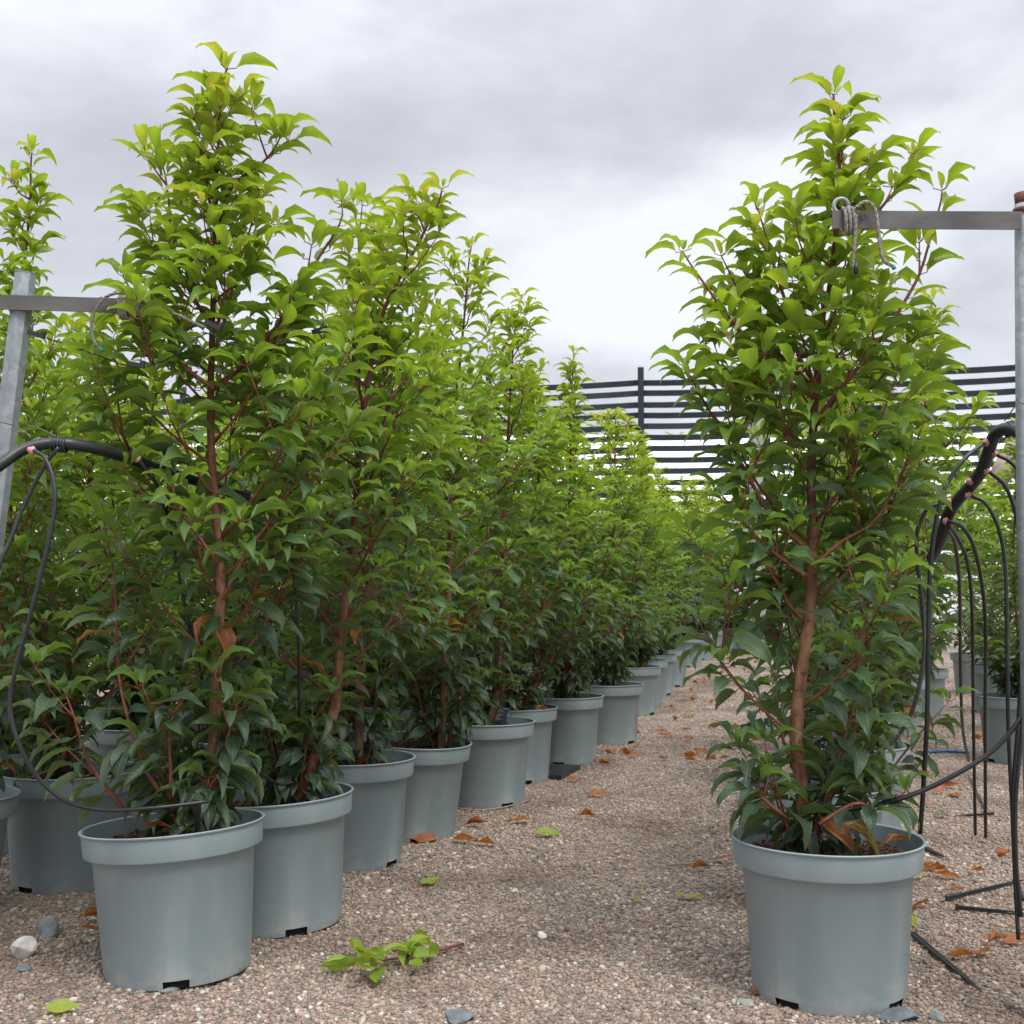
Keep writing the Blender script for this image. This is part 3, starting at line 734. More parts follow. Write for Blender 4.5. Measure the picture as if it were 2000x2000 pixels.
def far_plant(X, Y, label, k=None, s=1.0, rot=None):
    k = used[0] % 5 if k is None else k
    first = not protos[k].get('label')
    o = protos[k] if first else copy_tree(protos[k])
    rr = random.Random(used[0] * 13 + 5)
    o.location = (X, Y, 0); o.rotation_euler = (0, 0, rr.uniform(0, 6.28) if rot is None else rot); o.scale = (1, 1, 1)
    # height varies through the crown, the pot keeps its size
    for ch in o.children:
        if not ch.name.startswith('pot'): ch.scale = (s, s, s); ch.location = (0, 0, SOILZ * (1 - s))
    tag(o, label, 'potted shrub', GRP); used[0] += 1
    return o
for i, (px, Y, s, lab) in enumerate([(1233, 8.7, 0.98, 'laurel in the ninth pot of the left row, first of the four pots crowded together'),
        (1251, 9.5, 0.98, 'laurel in the tenth pot of the left row, second of the four crowded pots'),
        (1273, 10.3, 1.02, 'laurel in the eleventh pot of the left row, third of the four crowded pots'),
        (1301, 11.2, 1.06, 'laurel in the twelfth pot of the left row, last before the gap'),
        (1363, 15.4, 1.18, 'laurel just past the gap in the far end of the left row'),
        (1385, 16.4, 1.18, 'laurel second past the gap at the far end of the left row'),
        (1412, 17.2, 1.20, 'small far laurel at the very end of the left row by the concrete post'),
        (1444, 17.75, 1.18, 'far laurel against the slatted fence just left of the concrete post'), (1512, 17.5, 1.12, 'far laurel against the slatted fence just right of the concrete post'),
        (1575, 17.35, 1.12, 'far laurel against the fence behind the trunk of the front right laurel'), (1640, 17.2, 1.1, 'far laurel against the fence, hidden behind the right row'),
        (1340, 14.0, 1.12, 'laurel in the gap between the crowded pots and the far end, set back'), (1372, 17.9, 1.2, 'far laurel set back behind the end of the left row')]):
    far_plant((px - 1000) / F * Y, Y, lab, s=s)
# rows behind the aisle row; the row line runs x = -0.786 + 0.262 (y - 2.84)
rowx = lambda Y: -.786 + .262 * (Y - 2.84)
rj = random.Random(9)
ORD = ['first', 'second', 'third', 'fourth', 'fifth', 'sixth', 'seventh', 'eighth', 'ninth', 'tenth', 'eleventh', 'twelfth', 'thirteenth', 'fourteenth', 'last']
AY = [2.84, 3.18, 4.0, 4.45, 5.1, 5.7, 6.3, 7.1, 8.7, 9.5, 10.3, 11.2, 15.4, 16.4, 17.6]; seen_lab = set()
def backlabel(row, Y):
    k = min(range(15), key=lambda i: abs(AY[i] - Y))
    for w in ('left of', 'just beyond', 'well beyond', 'farthest beyond'):
        l_ = 'laurel in the %s back, %s the %s pot of the aisle row' % (ROWN[row], w, ORD[k])
        if l_ not in seen_lab: break
    seen_lab.add(l_); return l_
ROWN = {1: 'second row', 2: 'third row', 3: 'fourth row', 4: 'fifth row'}
for row, off, ys in ((1, -.66, [4.55, 5.2, 5.9, 6.6, 7.4, 8.2, 9.0, 9.9, 10.9, 12.0, 13.2, 14.6, 16.2]), (2, -1.32, [4.3, 5.0, 5.7, 6.4, 7.2, 8.0, 9.0, 10.2, 11.6, 13.2, 15.0]), (3, -2.0, [5.4, 6.2, 7.1, 8.2, 9.6, 11.4, 13.6]), (4, -2.7, [6.6, 7.6, 8.8, 10.4, 12.4])):
    for j, Y in enumerate(ys):
        far_plant(rowx(Y) + off + rj.uniform(-.06, .06), Y + rj.uniform(-.08, .08),
                  backlabel(row, Y),
                  s=rj.uniform(.93, 1.03))
# right block and the hidden rest of the right row
for X, Y, s, lab in [(1.42, 5.3, .93, 'laurel fourth in the right row, hidden behind the big front one'), (1.66, 6.2, .93, 'laurel fifth in the right row, behind the big front one'),
                     (1.9, 7.2, .95, 'laurel sixth in the right row, behind the big front one'),
                     (2.57, 6.3, 0.80, 'laurel in the full grey pot cut by the right edge, behind the hanging tubes'), (2.30, 7.5, 0.84, 'laurel in the dark pot left of the one at the right edge'),
                     (3.2, 7.4, 0.82, 'laurel behind the right edge pot beside the wooden brace'), (2.75, 8.4, 0.84, 'laurel two back from the pot at the right edge'),
                     (3.45, 8.8, 0.84, 'laurel far right in front of the slatted fence'), (3.1, 10.0, 0.86, 'laurel far right, close to the slatted fence'), (3.9, 10.4, 0.86, 'laurel farthest right by the slatted fence'),
                     (2.85, 11.5, 0.88, 'laurel deep in the right block, seen between the tubes')]:
    far_plant(X, Y, lab, s=s)

# ------------------------------------------------------------------ fence, concrete post, tunnel, far trees
FA, FB = at(-200, 826, 21.6), at(2300, 700, 16.7)        # top line of the fence, left to right
fd = Vector((FB.x - FA.x, FB.y - FA.y, 0)); FL = fd.length; fd.normalize(); fn = Vector((-fd.y, fd.x, 0))
ftop = 4.10
def fpt(px):
    d = ray(px, 900); o = Vector((0, 0, 0)); # intersect in plan
    A = np.array([[d.x, -fd.x], [d.y, -fd.y]]); s_ = np.linalg.solve(A, [FA.x, FA.y]); return s_[1]
froot = empty('slatted_fence', (FA.x, FA.y, 0), 'tall dark windbreak fence of horizontal slats behind the laurels', 'fence')
posts = [fpt(x) for x in (-250, 60, 360, 660, 957, 1254, 1500, 1727, 2010, 2290)]
ang = math.atan2(fd.y, fd.x)
b = MB(); b.box((0, 0, (ftop + .12) / 2), (.085, .085, ftop + .12), None, 0, .008); postm = b.mesh('fence_post', [M_SLAT], False)
for s_ in posts:
    p = link('fence_post', postm, froot); q = fd * s_ + fn * -.075; p.location = (q.x, q.y, 0); p.rotation_euler = (0, 0, ang)
rs = random.Random(4)
for a, c in zip(posts[:-1], posts[1:]):
    b = MB(); Lx = c - a - .02
    k = 6
    vs = []; fs = []
    for i in range(k + 1):
        x = -Lx / 2 + Lx * i / k; sag = -.018 * (1 - (2 * i / k - 1) ** 2)
        for dy, dz in ((-.009, -.044), (.009, -.044), (.009, .044), (-.009, .044)): vs.append((x, dy, dz + sag))
    for i in range(k): fs += [(i * 4 + j, i * 4 + (j + 1) % 4, (i + 1) * 4 + (j + 1) % 4, (i + 1) * 4 + j) for j in range(4)]
    fs += [(3, 2, 1, 0), (k * 4, k * 4 + 1, k * 4 + 2, k * 4 + 3)]
    b.add(vs, fs); me = b.mesh('slat', [M_SLAT], False)
    for i in range(19):
        o = link('slat', me, froot); q = fd * ((a + c) / 2); o.location = (q.x, q.y, ftop - .10 - i * .168 + rs.uniform(-.008, .008)); o.rotation_euler = (R(rs.uniform(-6, 6)), R(rs.uniform(-.25, .25)), ang)
b = MB(); b.box((0, 0, 1.95), (.17, .15, 3.95), Matrix.Rotation(.1, 3, 'Z'), 0, .02)
cp = b.obj('concrete_post', [M_CONC], smooth=False); q = at(1480, 1100, 16.9); cp.location = (q.x, q.y, 0)
tag(cp, 'weathered pale concrete post standing in front of the slatted fence', 'post')
# brace at the right edge
b = MB(); b.tube([at(1945, 945, 12.5), at(1962, 915, 12.6), at(1985, 880, 12.7), at(2040, 830, 12.9)], [.10, .12, .13, .13], 10)
tag(b.obj('wooden_brace', [M_WOOD]), 'weathered diagonal timber brace at the right edge behind the laurels', 'brace')
b = MB(); b.box(at(2010, 985, 13), (.9, .06, .10)); b.box(at(2003, 1100, 13.1), (.10, .10, 3.2))
tag(b.obj('timber_rail', [M_SLAT], smooth=False), 'dark rail and post below the timber brace at the right edge', 'rail')
# long milky tunnel behind the fence
tr_ = empty('polytunnel', (4, 34, 0), 'long milky white polytunnel behind the slatted fence', 'polytunnel')
b = MB(); n = 20; vs = []; K = 26
for i in range(K + 1):
    x = -26 + i * 2.0
    for j in range(n + 1):
        a = math.pi * j / n; vs.append((x, -4.6 * math.cos(a), 5.15 * math.sin(a) ** .75 - (.05 if i % 2 else 0)))
fs = [(i * (n + 1) + j, i * (n + 1) + j + 1, (i + 1) * (n + 1) + j + 1, (i + 1) * (n + 1) + j) for i in range(K) for j in range(n)]
b.add(vs, fs); b.obj('cover', [M_POLY], tr_)
for i in range(0, K + 1, 2):
    b = MB(); b.tube([(-26 + i * 2.0, -4.62 * math.cos(math.pi * j / 14), 5.2 * math.sin(math.pi * j / 14) ** .75) for j in range(15)], .03, 5); b.obj('hoop', [M_GALV], tr_)
tr_.rotation_euler = (0, 0, -.05)
# a pale hedge of trees far behind
rt = random.Random(17)
for i in range(16):
    x = -20 + i * 3.2 + rt.uniform(-.8, .8); y = 47 + rt.uniform(-1, 1); h = 7.2 + rt.uniform(-.5, .5)
    root = empty('far_tree', (x, y, 0), 'pale green tree top showing through the fence above the white tunnel', 'tree', 'trees beyond the polytunnel')
    b = MB(); b.tube([(0, 0, 0), (.1, 0, 3), (0, .1, h * .8)], [.16, .12, .04], 6); b.obj('trunk', [M_BARK], root)
    lv = []
    for k in range(900):
        a = rt.uniform(0, 6.28); zz = rt.uniform(.35, 1); r = 1.9 * math.sqrt(rt.random()) * math.sin(math.pi * min(1, (zz - .3) / .72)) ** .6
        lv.append((leaf_matrix(Vector((r * math.cos(a), r * math.sin(a), zz * h)), rt.uniform(0, 6.28), rt.uniform(-.6, .6), rt.gauss(0, .5), rt.uniform(.25, .5)), k, (rt.uniform(.6, .9), rt.random(), 0)))
    tag(link('crown', join_leaves('crown', lv, TPLC), root), kind='stuff')

# ------------------------------------------------------------------ steel posts, ropes
def angle_iron(b, p0, p1, h, t=.004):
    """an L bar lying along p0-p1: web facing the camera, flange going back at the top"""
    d = (p1 - p0); Lb = d.length; d.normalize(); up = Vector((0, 0, 1)); up = (up - d * up.dot(d)).normalized(); bk = d.cross(up) * -1
    if bk.y < 0: bk = -bk
    for (o_, a_, b_, w_, k_) in ((Vector(), up, bk, h, t), (up * (h - t), bk, up, h * .9, t)):
        vs = [p0 + d * x + o_ + a_ * y + b_ * z for x in (0, Lb) for y in (0, w_) for z in (0, k_)]
        if o_.length > 0: vs = [v + bk * (t + .0002) for v in vs]
        b.add(vs, [(0, 1, 3, 2), (4, 6, 7, 5), (0, 4, 5, 1), (2, 3, 7, 6), (0, 2, 6, 4), (1, 5, 7, 3)])
PY = 2.68
lp = empty('steel_post', ground(-60, 1500), 'leaning galvanised steel post with a cross arm at the left edge', 'steel post', 'galvanised T posts holding the ropes')
off = lp.location.copy()
b = MB(); p0, p1 = at(50, 536, PY), at(2, 930, PY - .01); p2 = p1 + (p1 - p0) * 1.75; b.tube([p0 - off, p1 - off, p2 - off], [.0245, .0245, .0245], 8)
b.obj('upright', [M_GALV], lp, False)
b = MB(); b.tube([p0 - off + (p0 - p1).normalized() * .0005, p0 - off + (p0 - p1).normalized() * .002], .0253, 8); b.obj('end_cap', [M_GALV], lp, False)
b = MB(); angle_iron(b, at(-160, 599, PY - .035) - off, at(271, 612, PY - .035) - off, .032); b.obj('cross_arm', [M_IRON], lp, False)
b = MB(); b.box(at(253, 573, PY - .03) - off, (.008, .008, .02), None, 0, .002); b.obj('lug', [M_GALV], lp, False)
rp = empty('steel_post', ground(2010, 1700), 'upright galvanised steel post with a rusty top at the right edge', 'steel post', 'galvanised T posts holding the ropes')
off = rp.location.copy(); PY2 = 2.55
b = MB(); b.tube([at(2004, 400, PY2) - off, at(2008, 1000, PY2) - off, Vector((at(2008, 1000, PY2).x, PY2, 0)) - off], .0235, 14); b.obj('upright', [M_GALV], rp)
b = MB(); b.tube([at(2003, 378, PY2) - off, at(2004, 402, PY2) - off], [.0235, .0215], 14); b.tube([at(2003, 408, PY2) - off, at(2003.2, 416, PY2) - off], .0262, 14); b.obj('rusty_stub', [M_RUST], rp)
b = MB(); angle_iron(b, at(1626, 446, PY2 - .035) - off, at(1996, 448, PY2 - .035) - off, .038); b.obj('cross_arm', [M_IRON], rp, False)
b = MB(); c_ = at(1643, 402, PY2 - .027) - off
b.tube([c_ + Vector((math.cos(a) * .0155, 0, math.sin(a) * .0155)) for a in np.linspace(0, 2 * math.pi, 25)], .0042, 8); b.obj('eye_ring', [M_GALV], rp)
b = MB(); b.tube([at(1985, 778, PY2 - .02) - off, at(1992, 786, PY2 - .03) - off, at(2004, 790, PY2 - .033) - off, at(2012, 786, PY2 - .03) - off], .0016, 6); b.obj('wire_loop', [M_WIRE], rp)

def rope_mesh(name, pts, rad, parent, strands=3, m=None, turns=60):
    P = spline(pts, 10); b = MB(); n = len(P); Lr = sum((P[i + 1] - P[i]).length for i in range(n - 1))
    # resample
    acc = [0]
    for i in range(n - 1): acc.append(acc[-1] + (P[i + 1] - P[i]).length)
    K = max(20, int(Lr / .0022)); Q = []; j = 0
    for i in range(K + 1):
        d = Lr * i / K
        while j < n - 2 and acc[j + 1] < d: j += 1
        Q.append(P[j].lerp(P[j + 1], (d - acc[j]) / max(1e-9, acc[j + 1] - acc[j])))
    u = (Q[1] - Q[0]).normalized().orthogonal().normalized(); fr = []
    for i in range(K + 1):
        t = (Q[min(i + 1, K)] - Q[max(i - 1, 0)]).normalized(); u = (u - t * u.dot(t)).normalized(); fr.append((u.copy(), t.cross(u)))
    for s_ in range(strands):
        b.tube([Q[i] + (fr[i][0] * math.cos(i * .42 + s_ * 2.094) + fr[i][1] * math.sin(i * .42 + s_ * 2.094)) * rad * .52 for i in range(K + 1)], rad * .58, 5)
    return b.obj(name, [m or M_ROPE], parent)
def coil(px, py, Y, w, h, n):
    c = at(px, py, Y); pts = []
    for i in range(n * 8 + 1):
        a = 2 * math.pi * i / 8; pts.append(c + Vector((w * i / (n * 8), -.016 * math.sin(a) + .006, h * math.cos(a))))
    return pts
y_ = PY - .045
r1 = empty('rope', at(245, 590, y_), 'frayed grey rope wrapped round the left cross arm with a looped tail', 'rope'); off = r1.location.copy()
rope_mesh('knot', [p - off for p in coil(233, 600, y_ + .008, .018, .024, 3)], .0036, r1)
rope_mesh('loose_tail', [at(*q, y_ - .006) - off for q in [(268, 590), (250, 575), (230, 572), (205, 582), (185, 608), (178, 640), (183, 665), (197, 682)]], .0034, r1)
rope_mesh('line', [at(*q, y_ + .0 + k * .02) - off for k, q in enumerate([(250, 580), (275, 585), (300, 598), (340, 612), (400, 640)])], .0032, r1)
b = MB(); b.tube([at(196, 680, y_ - .006) - off, at(201, 686, y_ - .006) - off], .0042, 8); b.obj('tape_end', [M_TEAL], r1)
y_ = PY2 - .045
r2 = empty('rope', at(1665, 420, y_), 'grey rope wrapped round the right cross arm, tail ending in teal tape', 'rope'); off = r2.location.copy()
rope_mesh('knot', [p - off for p in coil(1648, 430, y_ + .008, .026, .028, 3)], .0038, r2)
rope_mesh('loose_tail', [at(*q, y_ - .006) - off for q in [(1672, 405), (1690, 394), (1706, 404), (1713, 430), (1717, 465), (1721, 495), (1730, 512), (1745, 520)]], .0040, r2)
rope_mesh('line', [at(*q, y_) - off for q in [(1672, 420), (1671, 450), (1669, 480), (1667, 505), (1666, 522)]], .0032, r2)
b = MB(); b.tube([at(1744, 519, y_ - .006) - off, at(1747, 526, y_ - .006) - off], .0045, 8); b.obj('tape_end', [M_TEAL], r2)
b = MB(); b.tube([at(1672, 512, y_) - off, at(1672, 535, y_) - off], .005, 8); b.obj('tape_wrap', [M_BLACK], r2)

# training wire with clips through the left plants
wr = empty('support_wire', at(400, 640, 2.75), 'thin black wire with plastic clips strung through the left laurels', 'wire'); off = wr.location.copy()
wpts = [at(-30, 640, 2.66), at(70, 655, 2.68), at(180, 690, 2.66), at(260, 716, 2.66), at(330, 700, 2.66), at(400, 652, 2.68), at(440, 668, 2.7), at(510, 682, 2.75), at(580, 655, 2.85), at(640, 648, 2.95)]
rope_mesh('wire', [p - off for p in wpts], .0020, wr, 2, M_BLACK)
for k, (px, py, r_) in enumerate([(68, 652, .3), (262, 712, .15), (414, 634, .5), (622, 645, -.35)]):
    b = MB(); Rm = Matrix.Rotation(r_, 3, 'Y'); c_ = at(px, py, 2.62 + (.3 if k == 3 else 0)) - off
    b.box(c_, (.034, .008, .010), Rm, 0, .002); b.box(c_ + Rm @ Vector((.018, 0, .003)), (.010, .011, .016), Rm, 0, .002); b.obj('clip', [M_BLACK], wr, False)

# ------------------------------------------------------------------ irrigation
def tube_px(name, lst, rad, parent, off, n=8, m=M_BLACK, samples=6):
    b = MB(); b.tube([p - off for p in spline([at(*q) for q in lst], samples)], rad, n); return b.obj(name, [m], parent)
def dripper(px, py, Y, d, parent, off):
    """pink grommet: collar, flange and nozzle, along direction d"""
    c = at(px, py, Y) - off; d = Vector(d).normalized(); b = MB()
    b.tube([c - d * .007, c - d * .002, c - d * .0019, c + d * .002, c + d * .0021, c + d * .009], [.007, .0072, .0098, .0098, .0065, .005], 12)
    return b.obj('dripper', [M_PINK], parent)
li = empty('irrigation_line', at(110, 870, 2.6), 'black irrigation pipe arching over the left plants with pink drippers and thin tubes', 'irrigation pipe'); off = li.location.copy()
tube_px('pipe', [(-60, 950, 2.50), (0, 908, 2.53), (45, 878, 2.56), (95, 866, 2.58), (150, 869, 2.60), (220, 885, 2.68), (300, 912, 2.84), (370, 935, 2.98), (420, 952, 3.06), (470, 968, 3.08), (560, 985, 3.1)], .0125, li, off, 14)
b = MB()
for dx in (-9, -3, 4, 10, 15): b.tube([at(113 + dx, 868 + dx * .12, 2.586) - off + Vector((math.sin(a) * .0, math.cos(a) * .0148, math.sin(a) * .0148)) for a in np.linspace(0, 6.283, 13)], .0028, 6, cap=False)
b.obj('tie', [M_BLACK], li)
tube_px('hanger_wire', [(0, 824, 2.62), (30, 832, 2.60), (52, 846, 2.59), (54, 832, 2.59), (80, 838, 2.59), (108, 852, 2.585)], .0014, li, off, 5, M_WIRE)
dripper(62, 880, 2.553, (-.55, -.8, .3), li, off); dripper(268, 896, 2.74, (-.5, -.8, .35), li, off); dripper(497, 970, 2.93, (-.4, -.8, .3), li, off)
tube_px('drip_tube', [(66, 880, 2.54), (88, 895, 2.53), (104, 935, 2.52), (107, 985, 2.51), (95, 1060, 2.5), (65, 1180, 2.5), (30, 1310, 2.5), (20, 1380, 2.5), (36, 1450, 2.5), (75, 1520, 2.52), (130, 1565, 2.55), (200, 1582, 2.6), (300, 1578, 2.68), (408, 1565, 2.725)], .0045, li, off)
tube_px('drip_tube', [(115, 874, 2.57), (90, 905, 2.57), (50, 980, 2.56), (20, 1055, 2.54), (-5, 1120, 2.52), (-30, 1300, 2.5)], .0045, li, off)
tube_px('drip_tube', [(272, 900, 2.74), (300, 935, 2.72), (325, 1000, 2.85), (345, 1100, 2.9), (365, 1200, 2.92), (390, 1300, 2.95), (400, 1380, 3.0)], .0042, li, off)
tube_px('drip_tube', [(500, 972, 2.92), (535, 985, 2.93), (562, 1030, 2.95), (575, 1130, 2.98), (583, 1260, 3.0), (585, 1400, 3.1)], .0042, li, off)
tube_px('drip_tube', [(450, 1430, 2.95), (500, 1500, 3.0), (540, 1530, 3.12), (567, 1530, 3.17)], .0042, li, off)
def stake(p0, p1, w, name, parent, off, m=M_BLACK, head=True):
    """flat ribbed plastic stake with a notched head"""
    p0 = p0 - off; p1 = p1 - off; d = (p1 - p0); L_ = d.length; d.normalize(); b = MB()
    sd_ = d.cross(Vector((0, 1, 0))).normalized() if abs(d.y) < .9 else Vector((1, 0, 0)); dp = d.cross(sd_)
    for o_ in (-.35, .35):
        vs = []
        for t_, k in ((0, 1), (.75, .8), (1, .1)):
            c = p0 + d * L_ * t_ + sd_ * w * o_ * k
            vs += [c + sd_ * w * .22 * k + dp * w * .3 * k, c - sd_ * w * .22 * k + dp * w * .3 * k, c - sd_ * w * .22 * k - dp * w * .3 * k, c + sd_ * w * .22 * k - dp * w * .3 * k]
        fs = [(i * 4 + j, i * 4 + (j + 1) % 4, (i + 1) * 4 + (j + 1) % 4, (i + 1) * 4 + j) for i in range(2) for j in range(4)] + [(3, 2, 1, 0), (8, 9, 10, 11)]
        b.add(vs, fs)
    c = p0 + d * L_ * .35; b.add([c + sd_ * x * w * .5 + dp * y * w * .1 + d * z * L_ * .33 for x in (-1, 1) for y in (-1, 1) for z in (-1, 1)], [(0, 1, 3, 2), (4, 6, 7, 5), (0, 4, 5, 1), (2, 3, 7, 6), (0, 2, 6, 4), (1, 5, 7, 3)])
    if head: b.tube([p0 - sd_ * w * .9, p0 + sd_ * w * .9], w * .32, 8)
    return b.obj(name, [m], parent, False)
stake(at(388, 1562, 2.73), at(384, 1640, 2.76), .011, 'stake', li, off)
stake(at(566, 1528, 3.17), at(563, 1580, 3.19), .010, 'stake', li, off)
b = MB()
ri = empty('irrigation_line', at(1930, 880, 2.9), 'thick black irrigation pipe curling down at the right with a curtain of thin tubes', 'irrigation pipe'); off = ri.location.copy()
tube_px('pipe', [(2080, 900, 2.70), (2015, 862, 2.76), (1985, 842, 2.80), (1962, 838, 2.83), (1942, 852, 2.86), (1930, 885, 2.90), (1917, 920, 2.94), (1893, 952, 2.98), (1868, 980, 3.02), (1850, 1010, 3.06), (1838, 1050, 3.1), (1820, 1090, 3.2)], .0150, ri, off, 14)
tube_px('hanger_wire', [(1962, 822, 2.84), (1985, 790, 2.7), (1992, 775, 2.6)], .0014, ri, off, 5, M_WIRE)
b = MB()
for dx in (-4, 0, 5): b.tube([at(1972 + dx, 838 - dx * .3, 2.82) - off + Vector((0, math.cos(a) * .0172, math.sin(a) * .0172)) for a in np.linspace(0, 6.283, 13)], .0028, 6, cap=False)
b.obj('tie', [M_BLACK], ri)
for px, py, Y, d in [(1926, 864, 2.87, (-.9, -.3, .1)), (1943, 887, 2.885, (.9, -.3, -.1)), (1928, 921, 2.92, (.9, -.3, -.1)), (1895, 940, 2.96, (-.8, -.5, .3)), (1892, 968, 2.975, (.7, -.5, -.3)), (1852, 980, 3.02, (-.9, -.3, .2)), (1848, 1018, 3.04, (.8, -.5, -.2))]:
    dripper(px, py, Y, d, ri, off)
tube_px('drip_tube', [(1921, 866, 2.86), (1885, 895, 2.84), (1852, 940, 2.83), (1832, 1000, 2.82), (1818, 1100, 2.81), (1813, 1250, 2.8), (1811, 1400, 2.8), (1804, 1530, 2.82), (1797, 1628, 2.84)], .0055, ri, off)
tube_px('drip_tube', [(1948, 889, 2.88), (1975, 903, 2.87), (1994, 935, 2.86), (2000, 1000, 2.85), (2003, 1200, 2.85), (1998, 1400, 2.85), (1984, 1560, 2.85), (1985, 1690, 2.85), (1994, 1790, 2.86)], .0048, ri, off)
tube_px('drip_tube', [(1933, 922, 2.91), (1962, 948, 2.9), (1983, 1000, 2.9), (1993, 1080, 2.9), (1997, 1250, 2.88), (1988, 1420, 2.88), (1978, 1560, 2.88), (1982, 1700, 2.88), (1989, 1835, 2.86)], .0048, ri, off)
tube_px('drip_tube', [(1897, 969, 2.97), (1925, 983, 2.96), (1950, 1030, 2.95), (1963, 1100, 2.94), (1966, 1200, 2.93), (1969, 1400, 2.92), (1976, 1560, 2.92), (1985, 1700, 2.92), (1998, 1760, 2.9)], .0048, ri, off)
tube_px('drip_tube', [(1852, 1018, 3.03), (1880, 1030, 3.05), (1903, 1070, 3.1), (1918, 1140, 3.2), (1925, 1230, 3.3), (1924, 1400, 3.5), (1925, 1635, 3.75)], .0052, ri, off)
tube_px('drip_tube', [(1852, 1024, 3.03), (1870, 1050, 3.1), (1890, 1100, 3.2), (1899, 1200, 3.35), (1901, 1400, 3.6), (1905, 1630, 3.8)], .0048, ri, off)
tube_px('drip_tube', [(1848, 1030, 3.08), (1865, 1060, 3.2), (1874, 1140, 3.4), (1876, 1300, 3.7), (1880, 1420, 4.0), (1892, 1486, 4.3)], .005, ri, off)
tube_px('drip_tube', [(1852, 980, 3.02), (1825, 987, 3.02), (1805, 1003, 3.03), (1790, 1060, 3.05), (1803, 1200, 3.05), (1806, 1270, 3.02), (1788, 1370, 3.0), (1755, 1435, 3.0), (1700, 1482, 3.0), (1655, 1512, 3.02)], .0052, ri, off)
tube_px('drip_tube', [(1650, 1582, 2.66), (1720, 1570, 2.62), (1800, 1545, 2.6), (1880, 1505, 2.58), (1940, 1465, 2.57), (1985, 1415, 2.56), (2015, 1360, 2.56), (2030, 1280, 2.56)], .0052, ri, off)
stake(at(1637, 1605, 2.66), at(1648, 1680, 2.66), .009, 'stake', ri, off, head=False)
# stakes lying on the gravel, hanging from tubes
for (a, c, w, lab) in [((1848, 1755), (2010, 1716), .010, 'long black plastic stake lying on gravel at the right, nearer the pots'), ((1868, 1772), (2015, 1786), .010, 'long black plastic stake lying on gravel at the right edge, just below the other'),
                       ((1940, 1589), (1862, 1594), .008, 'short black stake lying flat under the two straight tubes'), ((1782, 1822), (1922, 1940), .012, 'thick black stake poking out from beside the front right pot'),
                       ((1795, 1650), (1850, 1676), .014, 'black stake head on the gravel behind the front right pot'), ((1928, 1589), (1890, 1510), .007, 'thin black stake leaning behind the straight tubes')]:
    p0 = ground(*a, .012); p1 = ground(*c, .008)
    o = stake(p0, p1, w, 'plastic_stake', None, Vector()); tag(o, lab, 'stake', 'loose black irrigation stakes on the gravel')
b = MB(); b.tube([ground(1815, 1469, .01), ground(1850, 1467, .01), ground(1893, 1470, .01)], .007, 8); tag(b.obj('blue_tube', [M_BLUE]), 'short blue plastic tube lying on the gravel by the right block', 'tube')
o = stake(at(988, 1385, 5.0), at(982, 1440, 5.0), .016, 'plastic_stake', None, Vector(), M_NAVY); tag(o, 'navy blue stake pushed into the mulch of the wide fifth pot', 'stake')
o = stake(at(690, 1430, 3.92), at(688, 1500, 3.92), .014, 'plastic_stake', None, Vector(), M_BLACK); tag(o, 'black stake in the mulch of the third pot', 'stake')
b = MB(); b.box(ground(1085, 1518) + Vector((0, .1, .012)), (.16, .36, .02), Matrix.Rotation(-.3, 3, 'Z')); tag(b.obj('black_tray', [M_BLACK], smooth=False), 'thin black tray edge sticking out under the sixth pot', 'tray')

# ------------------------------------------------------------------ litter on the ground
def litter(px, py, rot, size, dat, k, label, group=None, pitch=.0, roll=0, z=.006, cat='leaf', name='fallen_leaf'):
    p = ground(px, py, z); me = LITM[k % 6 if dat[2] > .9 else (0, 3, 4)[k % 3]]
    o = link(name, me); M = leaf_matrix(Vector((0, 0, 0)), rot, pitch, roll, size)
    cx = M @ Vector((.5, 0, 0)); M.translation = p - cx + Vector((0, 0, .006)); o.matrix_basis = M; o.color = (*dat, 1)
    return tag(o, label, cat, group)
YG = (.93, .5, 0); LG = (.90, .3, 0)
litter(1064, 1630, .15, .115, (.88, .5, 0), 1, 'bright green fallen leaf lying alone in the middle of the aisle', z=.012, roll=.2)
litter(836, 1724, .6, .085, (.80, .5, 0), 5, 'curled green fallen leaf on the aisle just right of the second pot', z=.012, roll=.6)
litter(1247, 1757, 1.0, .07, (.75, .5, 0), 4, 'small green fallen leaf left of the yellow tipped one', z=.012, roll=-.5)
litter(1352, 1752, 2.95, .10, (.93, .5, .38), 2, 'green fallen leaf with a yellow brown tip near the front right pot', z=.012, roll=.3)
litter(115, 1973, .35, .085, YG, 0, 'pale green fallen leaf at the bottom left of the gravel', z=.01, roll=.4)
litter(1782, 1802, 1.4, .065, YG, 2, 'upright pale green leaf against the right side of the front right pot', pitch=.5, z=.012)
litter(1795, 1712, .8, .07, LG, 2, 'pale green leaf half hidden behind the front right pot', z=.012, roll=.4)
litter(1842, 1590, 1.2, .08, (.35, .5, 0), 2, 'dark green fallen leaf on the gravel right of the front right pot', z=.02, roll=.9)
litter(1347, 1387, .1, .085, YG, 2, 'pale green fallen leaf far down the aisle', z=.012)
litter(1545, 1945 - 5, 2.0, .05, (.4, .5, 1), 4, 'dead leaf scrap tucked under the front right pot', z=.012)
BR = (.3, .5, 1.0)
